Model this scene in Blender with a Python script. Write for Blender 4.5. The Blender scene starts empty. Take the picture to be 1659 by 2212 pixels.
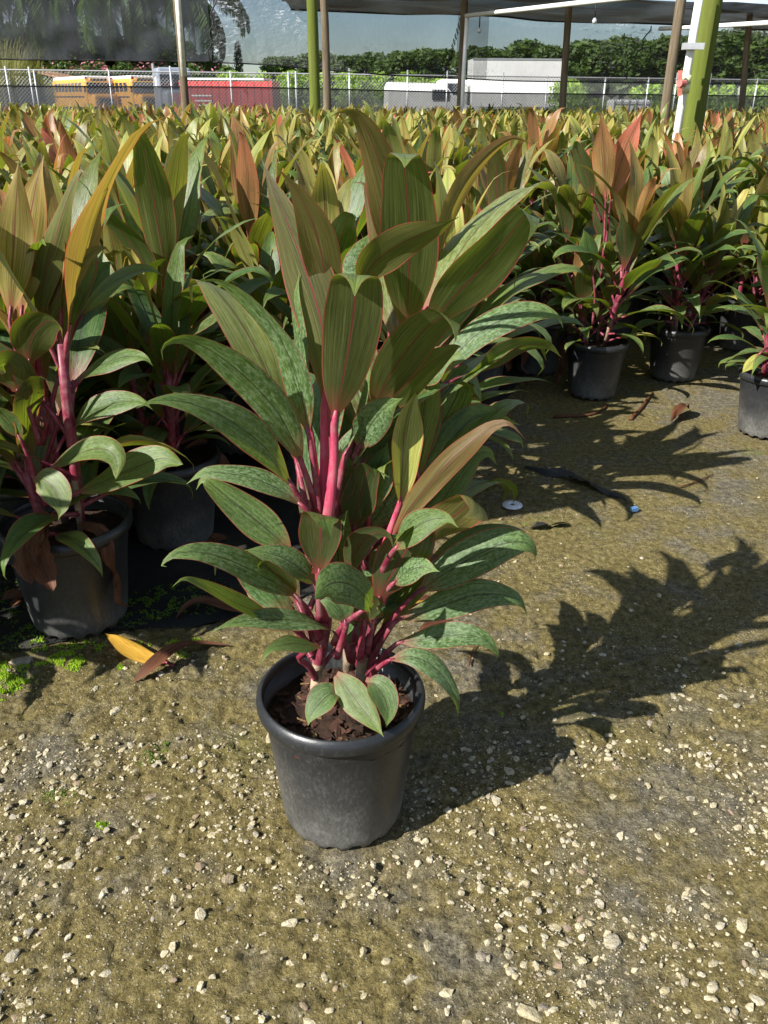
import bpy, math, random
import numpy as np
from mathutils import Vector, Matrix, Euler

R = math.radians
random.seed(7)
rng = np.random.default_rng(11)
scene = bpy.context.scene
col = scene.collection

# ------------------------------------------------------------------ camera
CAM_H, PITCH, ROLL = 1.15, 25.6, 0.35
FPX = 1845.0                       # focal length for a picture 1659 x 2212
cam_data = bpy.data.cameras.new('camera')
cam_data.sensor_fit = 'VERTICAL'
cam_data.sensor_height = 36.0
cam_data.lens = 36.0 * FPX / 2212.0
cam_data.clip_start = 0.05
cam_data.clip_end = 3000
cam = bpy.data.objects.new('camera', cam_data)
CM = Matrix.Translation((0, 0, CAM_H)) @ Matrix.Rotation(R(90 - PITCH), 4, 'X') @ Matrix.Rotation(R(ROLL), 4, 'Z')
cam.matrix_world = CM
col.objects.link(cam)
scene.camera = cam
CR = CM.to_3x3()

# ------------------------------------------------------------------ sky, sun, exposure
SUN_ELEV = R(37)
LIGHT = Vector((math.cos(R(36)) * math.cos(SUN_ELEV), math.sin(R(36)) * math.cos(SUN_ELEV), -math.sin(SUN_ELEV)))
world = bpy.data.worlds.new('World')
scene.world = world
world.use_nodes = True
wt = world.node_tree
wt.nodes.clear()
sky = wt.nodes.new('ShaderNodeTexSky')
sky.sky_type = 'NISHITA'
sky.sun_disc = False
sky.sun_elevation = SUN_ELEV
sky.sun_rotation = math.atan2(-LIGHT.x, -LIGHT.y)
sky.air_density = 1.0
sky.dust_density = 0.35
sky.ozone_density = 4.0
wtc = wt.nodes.new('ShaderNodeTexCoord')
wmap = wt.nodes.new('ShaderNodeMapping')
wmap.inputs['Scale'].default_value = (1.0, 1.0, 3.2)
wno = wt.nodes.new('ShaderNodeTexNoise')
wno.inputs['Scale'].default_value = 2.3
wno.inputs['Detail'].default_value = 7
wno.inputs['Roughness'].default_value = 0.58
wra = wt.nodes.new('ShaderNodeValToRGB')
wra.color_ramp.elements[0].position = 0.50
wra.color_ramp.elements[1].position = 0.68
wmx = wt.nodes.new('ShaderNodeMixRGB')
wmx.inputs['Color2'].default_value = (15.0, 16.5, 19.5, 1)
wbg = wt.nodes.new('ShaderNodeBackground')
wbg.inputs['Strength'].default_value = 0.05
wout = wt.nodes.new('ShaderNodeOutputWorld')
wt.links.new(wtc.outputs['Generated'], wmap.inputs['Vector'])
wt.links.new(wmap.outputs[0], wno.inputs['Vector'])
wt.links.new(wno.outputs[0], wra.inputs[0])
wt.links.new(wra.outputs[0], wmx.inputs['Fac'])
wt.links.new(sky.outputs[0], wmx.inputs['Color1'])
wt.links.new(wmx.outputs[0], wbg.inputs['Color'])
wt.links.new(wbg.outputs[0], wout.inputs['Surface'])

sun_data = bpy.data.lights.new('sun', 'SUN')
sun_data.energy = 5.0
sun_data.angle = R(0.55)
sun_data.color = (1.0, 0.965, 0.90)
sun = bpy.data.objects.new('sun', sun_data)
sun.rotation_euler = LIGHT.to_track_quat('-Z', 'Y').to_euler()
col.objects.link(sun)

vs = scene.view_settings
vs.view_transform = 'Standard'
vs.look = 'None'
vs.exposure = 1.05
vs.gamma = 1
vs.use_curve_mapping = False
scene.cycles.use_denoising = True
scene.cycles.max_bounces = 8
scene.cycles.transparent_max_bounces = 12
scene.cycles.caustics_reflective = False
scene.cycles.caustics_refractive = False


# ------------------------------------------------------------------ helpers
def ray(px, py):
    return (CR @ Vector(((px - 829.5) / FPX, -(py - 1106) / FPX, -1.0)))


def P(px, py, Y):
    """point at forward distance Y that shows at pixel (px, py) of the 1659 x 2212 picture"""
    d = ray(px, py)
    k = Y / d.y
    return Vector((d.x * k, Y, CAM_H + d.z * k))


def G(px, py, z=0.0):
    """point at height z that shows at that pixel"""
    d = ray(px, py)
    k = (z - CAM_H) / d.z
    return Vector((d.x * k, d.y * k, z))


def depth_of(p):
    return -(CM.inverted() @ Vector(p)).z


def mesh(name, v, f, mats=(), uv=None, mi=None, smooth=True, colors=None):
    me = bpy.data.meshes.new(name)
    if isinstance(v, np.ndarray):
        v = v.tolist()
    if isinstance(f, np.ndarray):
        f = f.tolist()
    me.from_pydata(v, [], f)
    for m in mats:
        me.materials.append(m)
    if uv is not None:
        lay = me.uv_layers.new(name='UVMap')
        idx = np.empty(len(me.loops), dtype=np.int32)
        me.loops.foreach_get('vertex_index', idx)
        lay.data.foreach_set('uv', np.asarray(uv, dtype=np.float32)[idx].ravel())
    if mi is not None:
        me.polygons.foreach_set('material_index', np.asarray(mi, dtype=np.int32))
    if smooth:
        me.polygons.foreach_set('use_smooth', np.ones(len(me.polygons), dtype=bool))
    if colors is not None:
        a = me.color_attributes.new('tint', 'FLOAT_COLOR', 'POINT')
        a.data.foreach_set('color', np.asarray(colors, dtype=np.float32).ravel())
    me.update()
    return me


def obj(name, me, parent=None, M=None):
    o = bpy.data.objects.new(name, me)
    if M is not None:
        o.matrix_basis = M
    if parent is not None:
        o.parent = parent
    col.objects.link(o)
    return o


def empty(name, loc, rz=0.0, sc=1.0):
    o = bpy.data.objects.new(name, None)
    o.empty_display_size = 0.1
    o.location = loc
    o.rotation_euler = (0, 0, rz)
    o.scale = (sc, sc, sc)
    col.objects.link(o)
    return o


def tag(o, label=None, cat=None, group=None, kind=None):
    if label:
        o['label'] = label
    if cat:
        o['category'] = cat
    if group:
        o['group'] = group
    if kind:
        o['kind'] = kind
    return o


class MB:
    """collects shapes into one mesh"""
    def __init__(self):
        self.v, self.f = [], []

    def add(self, v, f):
        n = len(self.v)
        self.v += [tuple(p) for p in v]
        self.f += [tuple(i + n for i in q) for q in f]
        return self

    def box(self, c, s, M=None):
        c = Vector(c)
        v = []
        for z in (-1, 1):
            for x, y in ((-1, -1), (1, -1), (1, 1), (-1, 1)):
                p = Vector((x * s[0] / 2, y * s[1] / 2, z * s[2] / 2))
                if M:
                    p = M @ p
                v.append(c + p)
        return self.add(v, [(3, 2, 1, 0), (4, 5, 6, 7), (0, 1, 5, 4), (1, 2, 6, 5), (2, 3, 7, 6), (3, 0, 4, 7)])

    def tube(self, pts, rad, n=8, cap=True, flat=1.0):
        pts = [Vector(p) for p in pts]
        if not hasattr(rad, '__len__'):
            rad = [rad] * len(pts)
        base = len(self.v)
        t0 = (pts[1] - pts[0]).normalized()
        ref = Vector((1, 0, 0)) if abs(t0.x) < 0.8 else Vector((0, 1, 0))
        a = (ref - t0 * ref.dot(t0)).normalized()
        for i, p in enumerate(pts):
            t = (pts[min(i + 1, len(pts) - 1)] - pts[max(i - 1, 0)]).normalized()
            a = (a - t * a.dot(t)).normalized()
            b = t.cross(a)
            for k in range(n):
                g = 2 * math.pi * k / n
                self.v.append(tuple(p + a * math.cos(g) * rad[i] + b * math.sin(g) * rad[i] * flat))
        for i in range(len(pts) - 1):
            for k in range(n):
                q = base + i * n
                self.f.append((q + k, q + (k + 1) % n, q + n + (k + 1) % n, q + n + k))
        if cap:
            self.f.append(tuple(base + k for k in reversed(range(n))))
            self.f.append(tuple(base + (len(pts) - 1) * n + k for k in range(n)))
        return self

    def lathe(self, prof, n=48, closed=False):
        base = len(self.v)
        for r, z in prof:
            for k in range(n):
                g = 2 * math.pi * k / n
                self.v.append((r * math.cos(g), r * math.sin(g), z))
        m = len(prof)
        for i in range(m if closed else m - 1):
            j = (i + 1) % m
            for k in range(n):
                self.f.append((base + i * n + k, base + i * n + (k + 1) % n, base + j * n + (k + 1) % n, base + j * n + k))
        return self

    def build(self, name, mat, parent=None, smooth=False, M=None):
        return obj(name, mesh(name, self.v, self.f, [mat], smooth=smooth), parent, M)


def lerp(a, b, t):
    return a + (b - a) * t


def sst(a, b, x):
    t = np.clip((x - a) / (b - a), 0, 1)
    return t * t * (3 - 2 * t)


_perm = rng.random((256, 256))


def vnoise(x, y):
    xi = np.floor(x).astype(int)
    yi = np.floor(y).astype(int)
    fx, fy = x - xi, y - yi
    fx = fx * fx * (3 - 2 * fx)
    fy = fy * fy * (3 - 2 * fy)
    g = lambda a, b: _perm[a & 255, b & 255]
    return (g(xi, yi) * (1 - fx) + g(xi + 1, yi) * fx) * (1 - fy) + (g(xi, yi + 1) * (1 - fx) + g(xi + 1, yi + 1) * fx) * fy


def fbm(x, y, sc, octv=4, ga=0.5):
    s, a, t = 0, 1, 0
    for i in range(octv):
        s = s + a * vnoise(x * sc + 17.3 * i, y * sc + 5.1 * i)
        t += a
        sc *= 2.03
        a *= ga
    return s / t


# ------------------------------------------------------------------ materials
class NT:
    def __init__(self, name):
        self.m = bpy.data.materials.new(name)
        self.m.use_nodes = True
        self.t = self.m.node_tree
        self.t.nodes.clear()
        self.out = self.n('OutputMaterial')

    def n(self, typ, **kw):
        nd = self.t.nodes.new('ShaderNode' + typ)
        for k, v in kw.items():
            setattr(nd, k, v)
        return nd

    def put(self, sock, v):
        if isinstance(v, bpy.types.NodeSocket):
            self.t.links.new(v, sock)
        elif isinstance(v, (tuple, list)) and len(v) == 3 and sock.type == 'RGBA':
            sock.default_value = (*v, 1)
        else:
            sock.default_value = v

    def math(self, op, a, b=0.0, c=None, clamp=False):
        nd = self.n('Math', operation=op)
        nd.use_clamp = clamp
        self.put(nd.inputs[0], a)
        self.put(nd.inputs[1], b)
        if c is not None:
            self.put(nd.inputs[2], c)
        return nd.outputs[0]

    def mix(self, f, a, b, blend='MIX'):
        nd = self.n('MixRGB', blend_type=blend)
        self.put(nd.inputs[0], f)
        self.put(nd.inputs[1], a)
        self.put(nd.inputs[2], b)
        return nd.outputs[0]

    def ramp(self, f, stops, interp='LINEAR'):
        nd = self.n('ValToRGB')
        cr = nd.color_ramp
        cr.interpolation = interp
        while len(cr.elements) < len(stops):
            cr.elements.new(0.5)
        for e, (p, c) in zip(cr.elements, stops):
            e.position = p
            e.color = (*c, 1) if hasattr(c, '__len__') else (c, c, c, 1)
        self.put(nd.inputs[0], f)
        return nd.outputs[0]

    def noise(self, vec, scale, detail=4, rough=0.5, dim='3D', w=None):
        nd = self.n('TexNoise', noise_dimensions=dim)
        if vec is not None:
            self.put(nd.inputs['Vector'], vec)
        nd.inputs['Scale'].default_value = scale
        nd.inputs['Detail'].default_value = detail
        nd.inputs['Roughness'].default_value = rough
        if w is not None:
            self.put(nd.inputs['W'], w)
        return nd.outputs[0]

    def mapping(self, vec, scale=(1, 1, 1), loc=(0, 0, 0)):
        nd = self.n('Mapping')
        self.put(nd.inputs['Vector'], vec)
        nd.inputs['Scale'].default_value = scale
        nd.inputs['Location'].default_value = loc
        return nd.outputs[0]

    def bump(self, h, strength=0.3, dist=0.01, normal=None):
        nd = self.n('Bump')
        nd.inputs['Strength'].default_value = strength
        nd.inputs['Distance'].default_value = dist
        self.put(nd.inputs['Height'], h)
        if normal is not None:
            self.put(nd.inputs['Normal'], normal)
        return nd.outputs[0]

    def pbr(self, color, rough=0.6, spec=0.4, normal=None, metal=0.0):
        nd = self.n('BsdfPrincipled')
        self.put(nd.inputs['Base Color'], color)
        self.put(nd.inputs['Roughness'], rough)
        self.put(nd.inputs['Specular IOR Level'], spec)
        nd.inputs['Metallic'].default_value = metal
        if normal is not None:
            self.put(nd.inputs['Normal'], normal)
        return nd.outputs[0]

    def end(self, sh):
        self.t.links.new(sh, self.out.inputs['Surface'])
        return self.m


def simple_mat(name, color, rough=0.6, spec=0.4, var=0.25, scale=12, bump=0.0, metal=0.0):
    k = NT(name)
    tc = k.n('TexCoord').outputs['Object']
    n = k.noise(tc, scale, 5, 0.6)
    dark = tuple(c * (1 - var) for c in color)
    lite = tuple(min(1, c * (1 + var)) for c in color)
    c = k.ramp(n, [(0.3, dark), (0.7, lite)])
    nm = k.bump(n, bump, 0.01) if bump else None
    return k.end(k.pbr(c, rough, spec, nm, metal))


def leaf_material(name, source):
    """two-sided ti leaf: tint = (youth, pinkness, chalky residue)"""
    k = NT(name)
    uvn = k.n('UVMap').outputs[0]
    sep = k.n('SeparateXYZ')
    k.put(sep.inputs[0], uvn)
    u, v = sep.outputs[0], sep.outputs[1]
    if source == 'OBJECT':
        oi = k.n('ObjectInfo')
        tint, rnd = oi.outputs['Color'], oi.outputs['Random']
    else:
        at = k.n('Attribute', attribute_name='tint')
        tint, rnd = at.outputs['Color'], 0.37
    st = k.n('SeparateColor')
    k.put(st.inputs[0], tint)
    youth, pink, resid = st.outputs[0], st.outputs[1], st.outputs[2]
    lat = k.math('ABSOLUTE', k.math('MULTIPLY_ADD', v, 2.0, -1.0))
    # streaks along the veins: they fan out from the midrib
    vein = k.math('ADD', k.math('MULTIPLY', lat, 9.0), k.math('MULTIPLY', u, -2.2))
    comb = k.n('CombineXYZ')
    k.put(comb.inputs[0], vein)
    k.put(comb.inputs[1], k.math('MULTIPLY', u, 1.3))
    k.put(comb.inputs[2], k.math('ADD', k.math('MULTIPLY', rnd, 40.0), k.math('GREATER_THAN', v, 0.5)))
    streak = k.noise(comb.outputs[0], 2.2, 4, 0.65)
    fine = k.noise(comb.outputs[0], 11.0, 2, 0.6)
    comb2 = k.n('CombineXYZ')
    k.put(comb2.inputs[0], k.math('MULTIPLY', u, 26.0))
    k.put(comb2.inputs[1], k.math('MULTIPLY', v, 9.0))
    k.put(comb2.inputs[2], k.math('MULTIPLY', rnd, 31.0))
    blot = k.noise(comb2.outputs[0], 1.15, 4, 0.62)
    vor = k.n('TexVoronoi', feature='DISTANCE_TO_EDGE')
    k.put(vor.inputs['Vector'], comb2.outputs[0])
    vor.inputs['Scale'].default_value = 1.25
    # mature upper side
    up_m = k.ramp(streak, [(0.25, (0.013, 0.036, 0.013)), (0.5, (0.034, 0.090, 0.024)), (0.72, (0.110, 0.205, 0.045))])
    # residue: pale drying rings and films
    film = k.math('MULTIPLY', k.ramp(blot, [(0.40, 0.0), (0.58, 1.0)]), k.ramp(vor.outputs[0], [(0.02, 0.35), (0.16, 1.0)]))
    film = k.math('MULTIPLY', film, k.math('MULTIPLY_ADD', resid, 0.62, 0.03))
    up_m = k.mix(film, up_m, (0.36, 0.49, 0.27))
    tipf = k.math('MULTIPLY', k.ramp(u, [(0.62, 0.0), (0.97, 0.8)]), k.ramp(blot, [(0.38, 0.1), (0.6, 1.0)]))
    up_m = k.mix(tipf, up_m, (0.17, 0.27, 0.035))
    # young colours: yellow-green through orange to pink
    yel = k.ramp(streak, [(0.28, (0.15, 0.23, 0.03)), (0.46, (0.40, 0.42, 0.08)), (0.60, (0.55, 0.52, 0.16)), (0.75, (0.72, 0.66, 0.34))])
    pnk = k.ramp(streak, [(0.28, (0.24, 0.035, 0.024)), (0.5, (0.50, 0.085, 0.070)), (0.75, (0.62, 0.26, 0.16))])
    yng = k.mix(k.math('MULTIPLY', pink, k.math('MULTIPLY_ADD', u, 0.6, 0.45), clamp=True), yel, pnk)
    yf = k.math('MULTIPLY', youth, k.ramp(k.math('ADD', k.math('MULTIPLY', lat, 0.45), streak), [(0.35, 0.45), (0.75, 1.0)]), clamp=True)
    up = k.mix(yf, up_m, yng)
    # under side: brownish purple-grey
    lo_m = k.ramp(streak, [(0.28, (0.014, 0.028, 0.008)), (0.46, (0.038, 0.050, 0.018)), (0.58, (0.031, 0.060, 0.014)), (0.78, (0.15, 0.150, 0.080))])
    lo = k.mix(k.math('POWER', yf, 1.35), lo_m, k.mix(0.06, yng, (0.34, 0.12, 0.08)))
    lo = k.mix(k.ramp(fine, [(0.5, 0.0), (0.75, 0.3)]), lo, (0.30, 0.26, 0.18))
    geo = k.n('NewGeometry')
    colr = k.mix(geo.outputs['Backfacing'], up, lo)
    # midrib and margin
    mid = k.ramp(lat, [(0.0, 1.0), (0.028, 0.85), (0.05, 0.0)])
    rib = k.mix(geo.outputs['Backfacing'], k.mix(youth, (0.030, 0.035, 0.022), (0.35, 0.09, 0.06)), (0.24, 0.030, 0.045))
    colr = k.mix(k.math('MULTIPLY', mid, 0.8), colr, rib)
    edge = k.ramp(lat, [(0.945, 0.0), (0.975, 1.0)])
    colr = k.mix(k.math('MULTIPLY', edge, 0.75), colr, k.mix(youth, (0.36, 0.06, 0.055), (0.62, 0.12, 0.085)))
    # red flush at the leaf foot
    foot = k.ramp(u, [(0.0, 1.0), (0.10, 0.35), (0.2, 0.0)])
    colr = k.mix(k.math('MULTIPLY', foot, 0.8), colr, (0.36, 0.05, 0.06))
    hgt = k.math('ADD', k.math('MULTIPLY', fine, 0.5), k.math('MULTIPLY', streak, 0.8))
    nm = k.bump(hgt, 0.35, 0.002)
    rough = k.math('MULTIPLY_ADD', film, 0.3, 0.36)
    sh = k.pbr(colr, rough, 0.42, nm)
    tr = k.n('BsdfTranslucent')
    trc = k.mix(k.math('MULTIPLY', yf, k.math('MULTIPLY_ADD', pink, 0.7, 0.2), clamp=True),
                k.ramp(streak, [(0.3, (0.06, 0.14, 0.008)), (0.7, (0.30, 0.42, 0.02))]), (0.62, 0.17, 0.06))
    trc = k.mix(k.math('MULTIPLY', edge, 0.8), trc, (0.75, 0.08, 0.05))
    trc = k.mix(k.math('MULTIPLY', mid, 0.7), trc, (0.10, 0.03, 0.01))
    k.put(tr.inputs['Color'], trc)
    add = k.n('MixShader')
    add.inputs[0].default_value = 0.40
    k.t.links.new(sh, add.inputs[1])
    k.t.links.new(tr.outputs[0], add.inputs[2])
    return k.end(add.outputs[0])


def petiole_material(name='petiole', g=1.0):
    k = NT(name)
    tc = k.n('TexCoord').outputs['Object']
    n = k.noise(k.mapping(tc, (60, 60, 5)), 1.0, 4, 0.6)
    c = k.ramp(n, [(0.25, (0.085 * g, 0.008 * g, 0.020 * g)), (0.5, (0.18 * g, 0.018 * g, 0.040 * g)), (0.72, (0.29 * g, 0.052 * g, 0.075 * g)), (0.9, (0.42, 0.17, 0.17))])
    n2 = k.noise(tc, 45, 4, 0.7)
    c = k.mix(k.ramp(n2, [(0.45, 0.0), (0.70, 0.5)]), c, (0.34, 0.20, 0.19))
    return k.end(k.pbr(c, 0.45, 0.35, k.bump(n, 0.5, 0.003)))


def pot_material():
    k = NT('black_plastic')
    tc = k.n('TexCoord').outputs['Object']
    sep = k.n('SeparateXYZ')
    k.put(sep.inputs[0], tc)
    oi = k.n('ObjectInfo').outputs['Random']
    off = k.n('CombineXYZ')
    k.put(off.inputs[0], k.math('MULTIPLY', oi, 9.0))
    va = k.n('VectorMath', operation='ADD')
    k.put(va.inputs[0], tc)
    k.put(va.inputs[1], off.outputs[0])
    p = va.outputs[0]
    n1 = k.noise(p, 9, 6, 0.65)
    n2 = k.noise(k.mapping(p, (1, 1, 0.5)), 190, 4, 0.75)
    n3 = k.noise(p, 420, 2, 0.6)
    # dried splash and dust, most of it low on the wall
    low = k.ramp(sep.outputs[2], [(0.0, 1.0), (0.05, 0.75), (0.12, 0.30), (0.20, 0.05)])
    d = k.math('MULTIPLY', low, k.ramp(n1, [(0.30, 0.25), (0.62, 1.0)]))
    speck = k.ramp(k.math('MULTIPLY', n2, k.math('ADD', n1, 0.45)), [(0.50, 0.0), (0.66, 0.75)])
    d = k.math('ADD', k.math('MULTIPLY', d, k.ramp(n2, [(0.3, 0.35), (0.6, 0.85)])), k.math('MULTIPLY', speck, 0.14), clamp=True)
    d = k.math('MULTIPLY', d, k.math('MULTIPLY_ADD', k.math('FRACT', k.math('MULTIPLY', oi, 7.3)), 0.35, 0.65))
    c = k.mix(k.math('MULTIPLY', d, 0.85), (0.013, 0.0145, 0.017), (0.27, 0.26, 0.235))
    rough = k.math('MULTIPLY_ADD', d, 0.35, 0.36)
    return k.end(k.pbr(c, rough, 0.5, k.bump(k.math('ADD', n3, n1), 0.12, 0.002)))


def soil_material():
    k = NT('potting_soil')
    tc = k.n('TexCoord').outputs['Object']
    n = k.noise(tc, 70, 6, 0.7)
    c = k.ramp(n, [(0.3, (0.010, 0.006, 0.004)), (0.6, (0.045, 0.024, 0.014)), (0.8, (0.11, 0.065, 0.035))])
    return k.end(k.pbr(c, 0.85, 0.25, k.bump(n, 0.9, 0.006)))


def bark_material():
    k = NT('bark')
    oi = k.n('ObjectInfo').outputs['Random']
    tc = k.n('TexCoord').outputs['Object']
    n = k.noise(tc, 120, 4, 0.6)
    c = k.ramp(oi, [(0.0, (0.030, 0.014, 0.009)), (0.5, (0.085, 0.036, 0.022)), (0.8, (0.12, 0.055, 0.032)), (0.93, (0.19, 0.10, 0.05)), (1.0, (0.42, 0.27, 0.11))])
    c = k.mix(k.math('MULTIPLY', n, 0.5), c, (0.02, 0.01, 0.006))
    return k.end(k.pbr(c, 0.75, 0.3, k.bump(n, 0.5, 0.003)))


def ground_material():
    k = NT('mossy_ground')
    tc = k.n('TexCoord').outputs['Object']
    big = k.noise(tc, 0.9, 4, 0.6)
    med = k.noise(tc, 6.5, 6, 0.65)
    fin = k.noise(tc, 55, 6, 0.72)
    grn = k.noise(tc, 190, 5, 0.75)
    moss = k.ramp(fin, [(0.30, (0.050, 0.039, 0.014)), (0.46, (0.155, 0.122, 0.042)), (0.58, (0.215, 0.172, 0.066)), (0.72, (0.36, 0.295, 0.145))])
    grey = k.ramp(fin, [(0.28, (0.055, 0.048, 0.036)), (0.5, (0.14, 0.125, 0.095)), (0.72, (0.31, 0.285, 0.22))])
    c = k.mix(k.ramp(k.math('ADD', k.math('MULTIPLY', med, 0.6), k.math('MULTIPLY', big, 0.6)), [(0.58, 0.0), (0.70, 0.85)]), moss, grey)
    green = k.noise(k.mapping(tc, loc=(4, 2, 0)), 3.1, 5, 0.65)
    c = k.mix(k.ramp(green, [(0.60, 0.0), (0.74, 0.5)]), c, (0.105, 0.112, 0.022))
    c = k.mix(k.ramp(grn, [(0.34, 0.75), (0.50, 0.0)]), c, (0.030, 0.024, 0.010))
    c = k.mix(k.ramp(grn, [(0.56, 0.0), (0.72, 0.55)]), c, (0.36, 0.31, 0.17))
    dk = k.noise(k.mapping(tc, loc=(9, 1, 0)), 22, 5, 0.7)
    c = k.mix(k.ramp(dk, [(0.60, 0.0), (0.75, 0.6)]), c, (0.045, 0.036, 0.016))
    wh = k.n('TexVoronoi')
    k.put(wh.inputs['Vector'], tc)
    wh.inputs['Scale'].default_value = 130
    g2 = k.noise(tc, 4.2, 4, 0.6)
    grit = k.math('MULTIPLY', k.ramp(wh.outputs['Distance'], [(0.16, 1.0), (0.26, 0.0)]), k.ramp(g2, [(0.46, 0.0), (0.60, 0.9)]))
    c = k.mix(grit, c, (0.50, 0.46, 0.36))
    h = k.math('ADD', k.math('MULTIPLY', fin, 1.0), k.math('ADD', k.math('MULTIPLY', grn, 0.45), k.math('MULTIPLY', grit, 0.4)))
    return k.end(k.pbr(c, 0.9, 0.2, k.bump(h, 1.0, 0.011)))


def stone_material():
    k = NT('limestone')
    oi = k.n('ObjectInfo').outputs['Random']
    geo = k.n('NewGeometry').outputs['Position']
    isl = k.n('NewGeometry').outputs['Random Per Island']
    n = k.noise(geo, 140, 5, 0.65)
    n2 = k.noise(geo, 420, 3, 0.6)
    rr = k.math('FRACT', k.math('ADD', oi, isl))
    base = k.ramp(rr, [(0.0, (0.42, 0.36, 0.23)), (0.35, (0.54, 0.47, 0.32)), (0.7, (0.48, 0.43, 0.33)), (0.86, (0.36, 0.33, 0.28)), (0.93, (0.17, 0.135, 0.11)), (1.0, (0.30, 0.20, 0.15))])
    c = k.mix(k.ramp(n, [(0.38, 0.8), (0.62, 0.0)]), base, (0.24, 0.20, 0.10))
    c = k.mix(k.ramp(n2, [(0.62, 0.0), (0.75, 0.4)]), c, (0.75, 0.70, 0.58))
    return k.end(k.pbr(c, 0.85, 0.25, k.bump(k.math('ADD', n, k.math('MULTIPLY', n2, 0.4)), 0.8, 0.004)))


def cloth_material(name, dens, wet=0.0, tone=(0.075, 0.078, 0.086)):
    k = NT(name)
    tc = k.n('TexCoord').outputs['Object']
    n = k.noise(k.mapping(tc, (0.5, 0.5, 1.0)), 1.6, 4, 0.6)
    n2 = k.noise(k.mapping(tc, (1, 1, 0.15)), 34, 2, 0.5)
    f = k.math('ADD', dens, k.math('ADD', k.math('MULTIPLY_ADD', n, 0.22, -0.11), k.math('MULTIPLY_ADD', n2, 0.10, -0.05)), clamp=True)
    nm = None
    if wet:
        w = k.noise(k.mapping(tc, (1.0, 1.0, 1.9)), 9, 5, 0.55)
        nm = k.bump(w, 1.0, 0.12)
        painted_glints = k.math('MULTIPLY', k.ramp(k.noise(k.mapping(tc, (1, 1, 2.6)), 7, 5, 0.6), [(0.54, 0.0), (0.61, 1.0)]),
                       k.ramp(k.noise(tc, 0.55, 2, 0.5), [(0.48, 0.0), (0.60, 1.0)]))
        tone = k.mix(k.math('MULTIPLY', painted_glints, wet), tone, (0.62, 0.66, 0.72))  # glints of water painted as pale patches in the cloth colour
        f = k.math('ADD', f, k.math('MULTIPLY', painted_glints, 0.3 * wet), clamp=True)
    d = k.pbr(tone, 0.45, 0.5, nm)
    tr = k.n('BsdfTransparent')
    mx = k.n('MixShader')
    k.put(mx.inputs[0], f)
    k.t.links.new(tr.outputs[0], mx.inputs[1])
    k.t.links.new(d, mx.inputs[2])
    return k.end(mx.outputs[0])


def wood_material(name, a, b, moss=0.0):
    k = NT(name)
    tc = k.n('TexCoord').outputs['Object']
    n = k.noise(k.mapping(tc, (14, 14, 1.2)), 2.0, 6, 0.7)
    c = k.ramp(n, [(0.3, a), (0.7, b)])
    if moss:
        m = k.noise(k.mapping(tc, (3, 3, 0.8)), 2.2, 5, 0.65)
        c = k.mix(k.math('MULTIPLY', k.ramp(m, [(0.30, 0.55), (0.55, 1.0)]), moss), c, k.mix(n, (0.055, 0.075, 0.008), (0.14, 0.18, 0.022)))
    return k.end(k.pbr(c, 0.85, 0.2, k.bump(n, 0.6, 0.01)))


def foliage_material(name, a, b, t):
    k = NT(name)
    oi = k.n('ObjectInfo').outputs['Random']
    isl = k.n('NewGeometry').outputs['Random Per Island']
    c = k.ramp(k.math('FRACT', k.math('ADD', isl, k.math('MULTIPLY', oi, 0.15))), [(0.0, a), (1.0, b)])
    sh = k.pbr(c, 0.55, 0.3)
    tr = k.n('BsdfTranslucent')
    k.put(tr.inputs['Color'], t)
    mx = k.n('MixShader')
    mx.inputs[0].default_value = 0.3
    k.t.links.new(sh, mx.inputs[1])
    k.t.links.new(tr.outputs[0], mx.inputs[2])
    return k.end(mx.outputs[0])


LEAF = leaf_material('ti_leaf', 'OBJECT')
LEAF_FAR = leaf_material('ti_leaf_mass', 'ATTRIBUTE')
PET = petiole_material()
PET_TOP = petiole_material('petiole_bright', 2.3)  # brighter pink version of the petiole colour for upper leaf stalks
CANE = simple_mat('cane', (0.30, 0.22, 0.15), 0.8, 0.2, 0.5, 40, 0.6)
POT = pot_material()
SOIL = soil_material()
BARK = bark_material()
GROUND = ground_material()
STONE = stone_material()
DRY = None


def dry_material(name, a, b, c_):
    k = NT(name)
    uvn = k.n('UVMap').outputs[0]
    sep = k.n('SeparateXYZ')
    k.put(sep.inputs[0], uvn)
    n = k.noise(k.mapping(uvn, (6, 22, 1)), 1.0, 5, 0.65)
    c = k.ramp(n, [(0.3, a), (0.55, b), (0.8, c_)])
    lat = k.math('ABSOLUTE', k.math('MULTIPLY_ADD', sep.outputs[1], 2.0, -1.0))
    c = k.mix(k.ramp(lat, [(0.0, 0.6), (0.08, 0.0)]), c, a)
    c = k.mix(k.ramp(lat, [(0.86, 0.0), (0.97, 0.6)]), c, (0.12, 0.05, 0.02))
    sh = k.pbr(c, 0.6, 0.3, k.bump(n, 0.5, 0.003))
    tr = k.n('BsdfTranslucent')
    k.put(tr.inputs['Color'], c)
    mx = k.n('MixShader')
    mx.inputs[0].default_value = 0.2
    k.t.links.new(sh, mx.inputs[1])
    k.t.links.new(tr.outputs[0], mx.inputs[2])
    return k.end(mx.outputs[0])


DRY = dry_material('dry_leaf', (0.055, 0.020, 0.010), (0.14, 0.055, 0.026), (0.27, 0.14, 0.075))
YELLOW = dry_material('yellow_leaf', (0.42, 0.20, 0.02), (0.62, 0.36, 0.05), (0.72, 0.48, 0.10))

# ------------------------------------------------------------------ ground
MAT_EDGE = [(-6.0, 0.2), (-1.60, 1.30), (-0.95, 1.60), (-0.62, 1.715), (-0.44, 1.735), (-0.26, 1.83), (-0.08, 1.98), (0.06, 2.30), (0.30, 2.95), (0.55, 3.6), (0.9, 4.6), (1.0, 22.0)]


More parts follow.
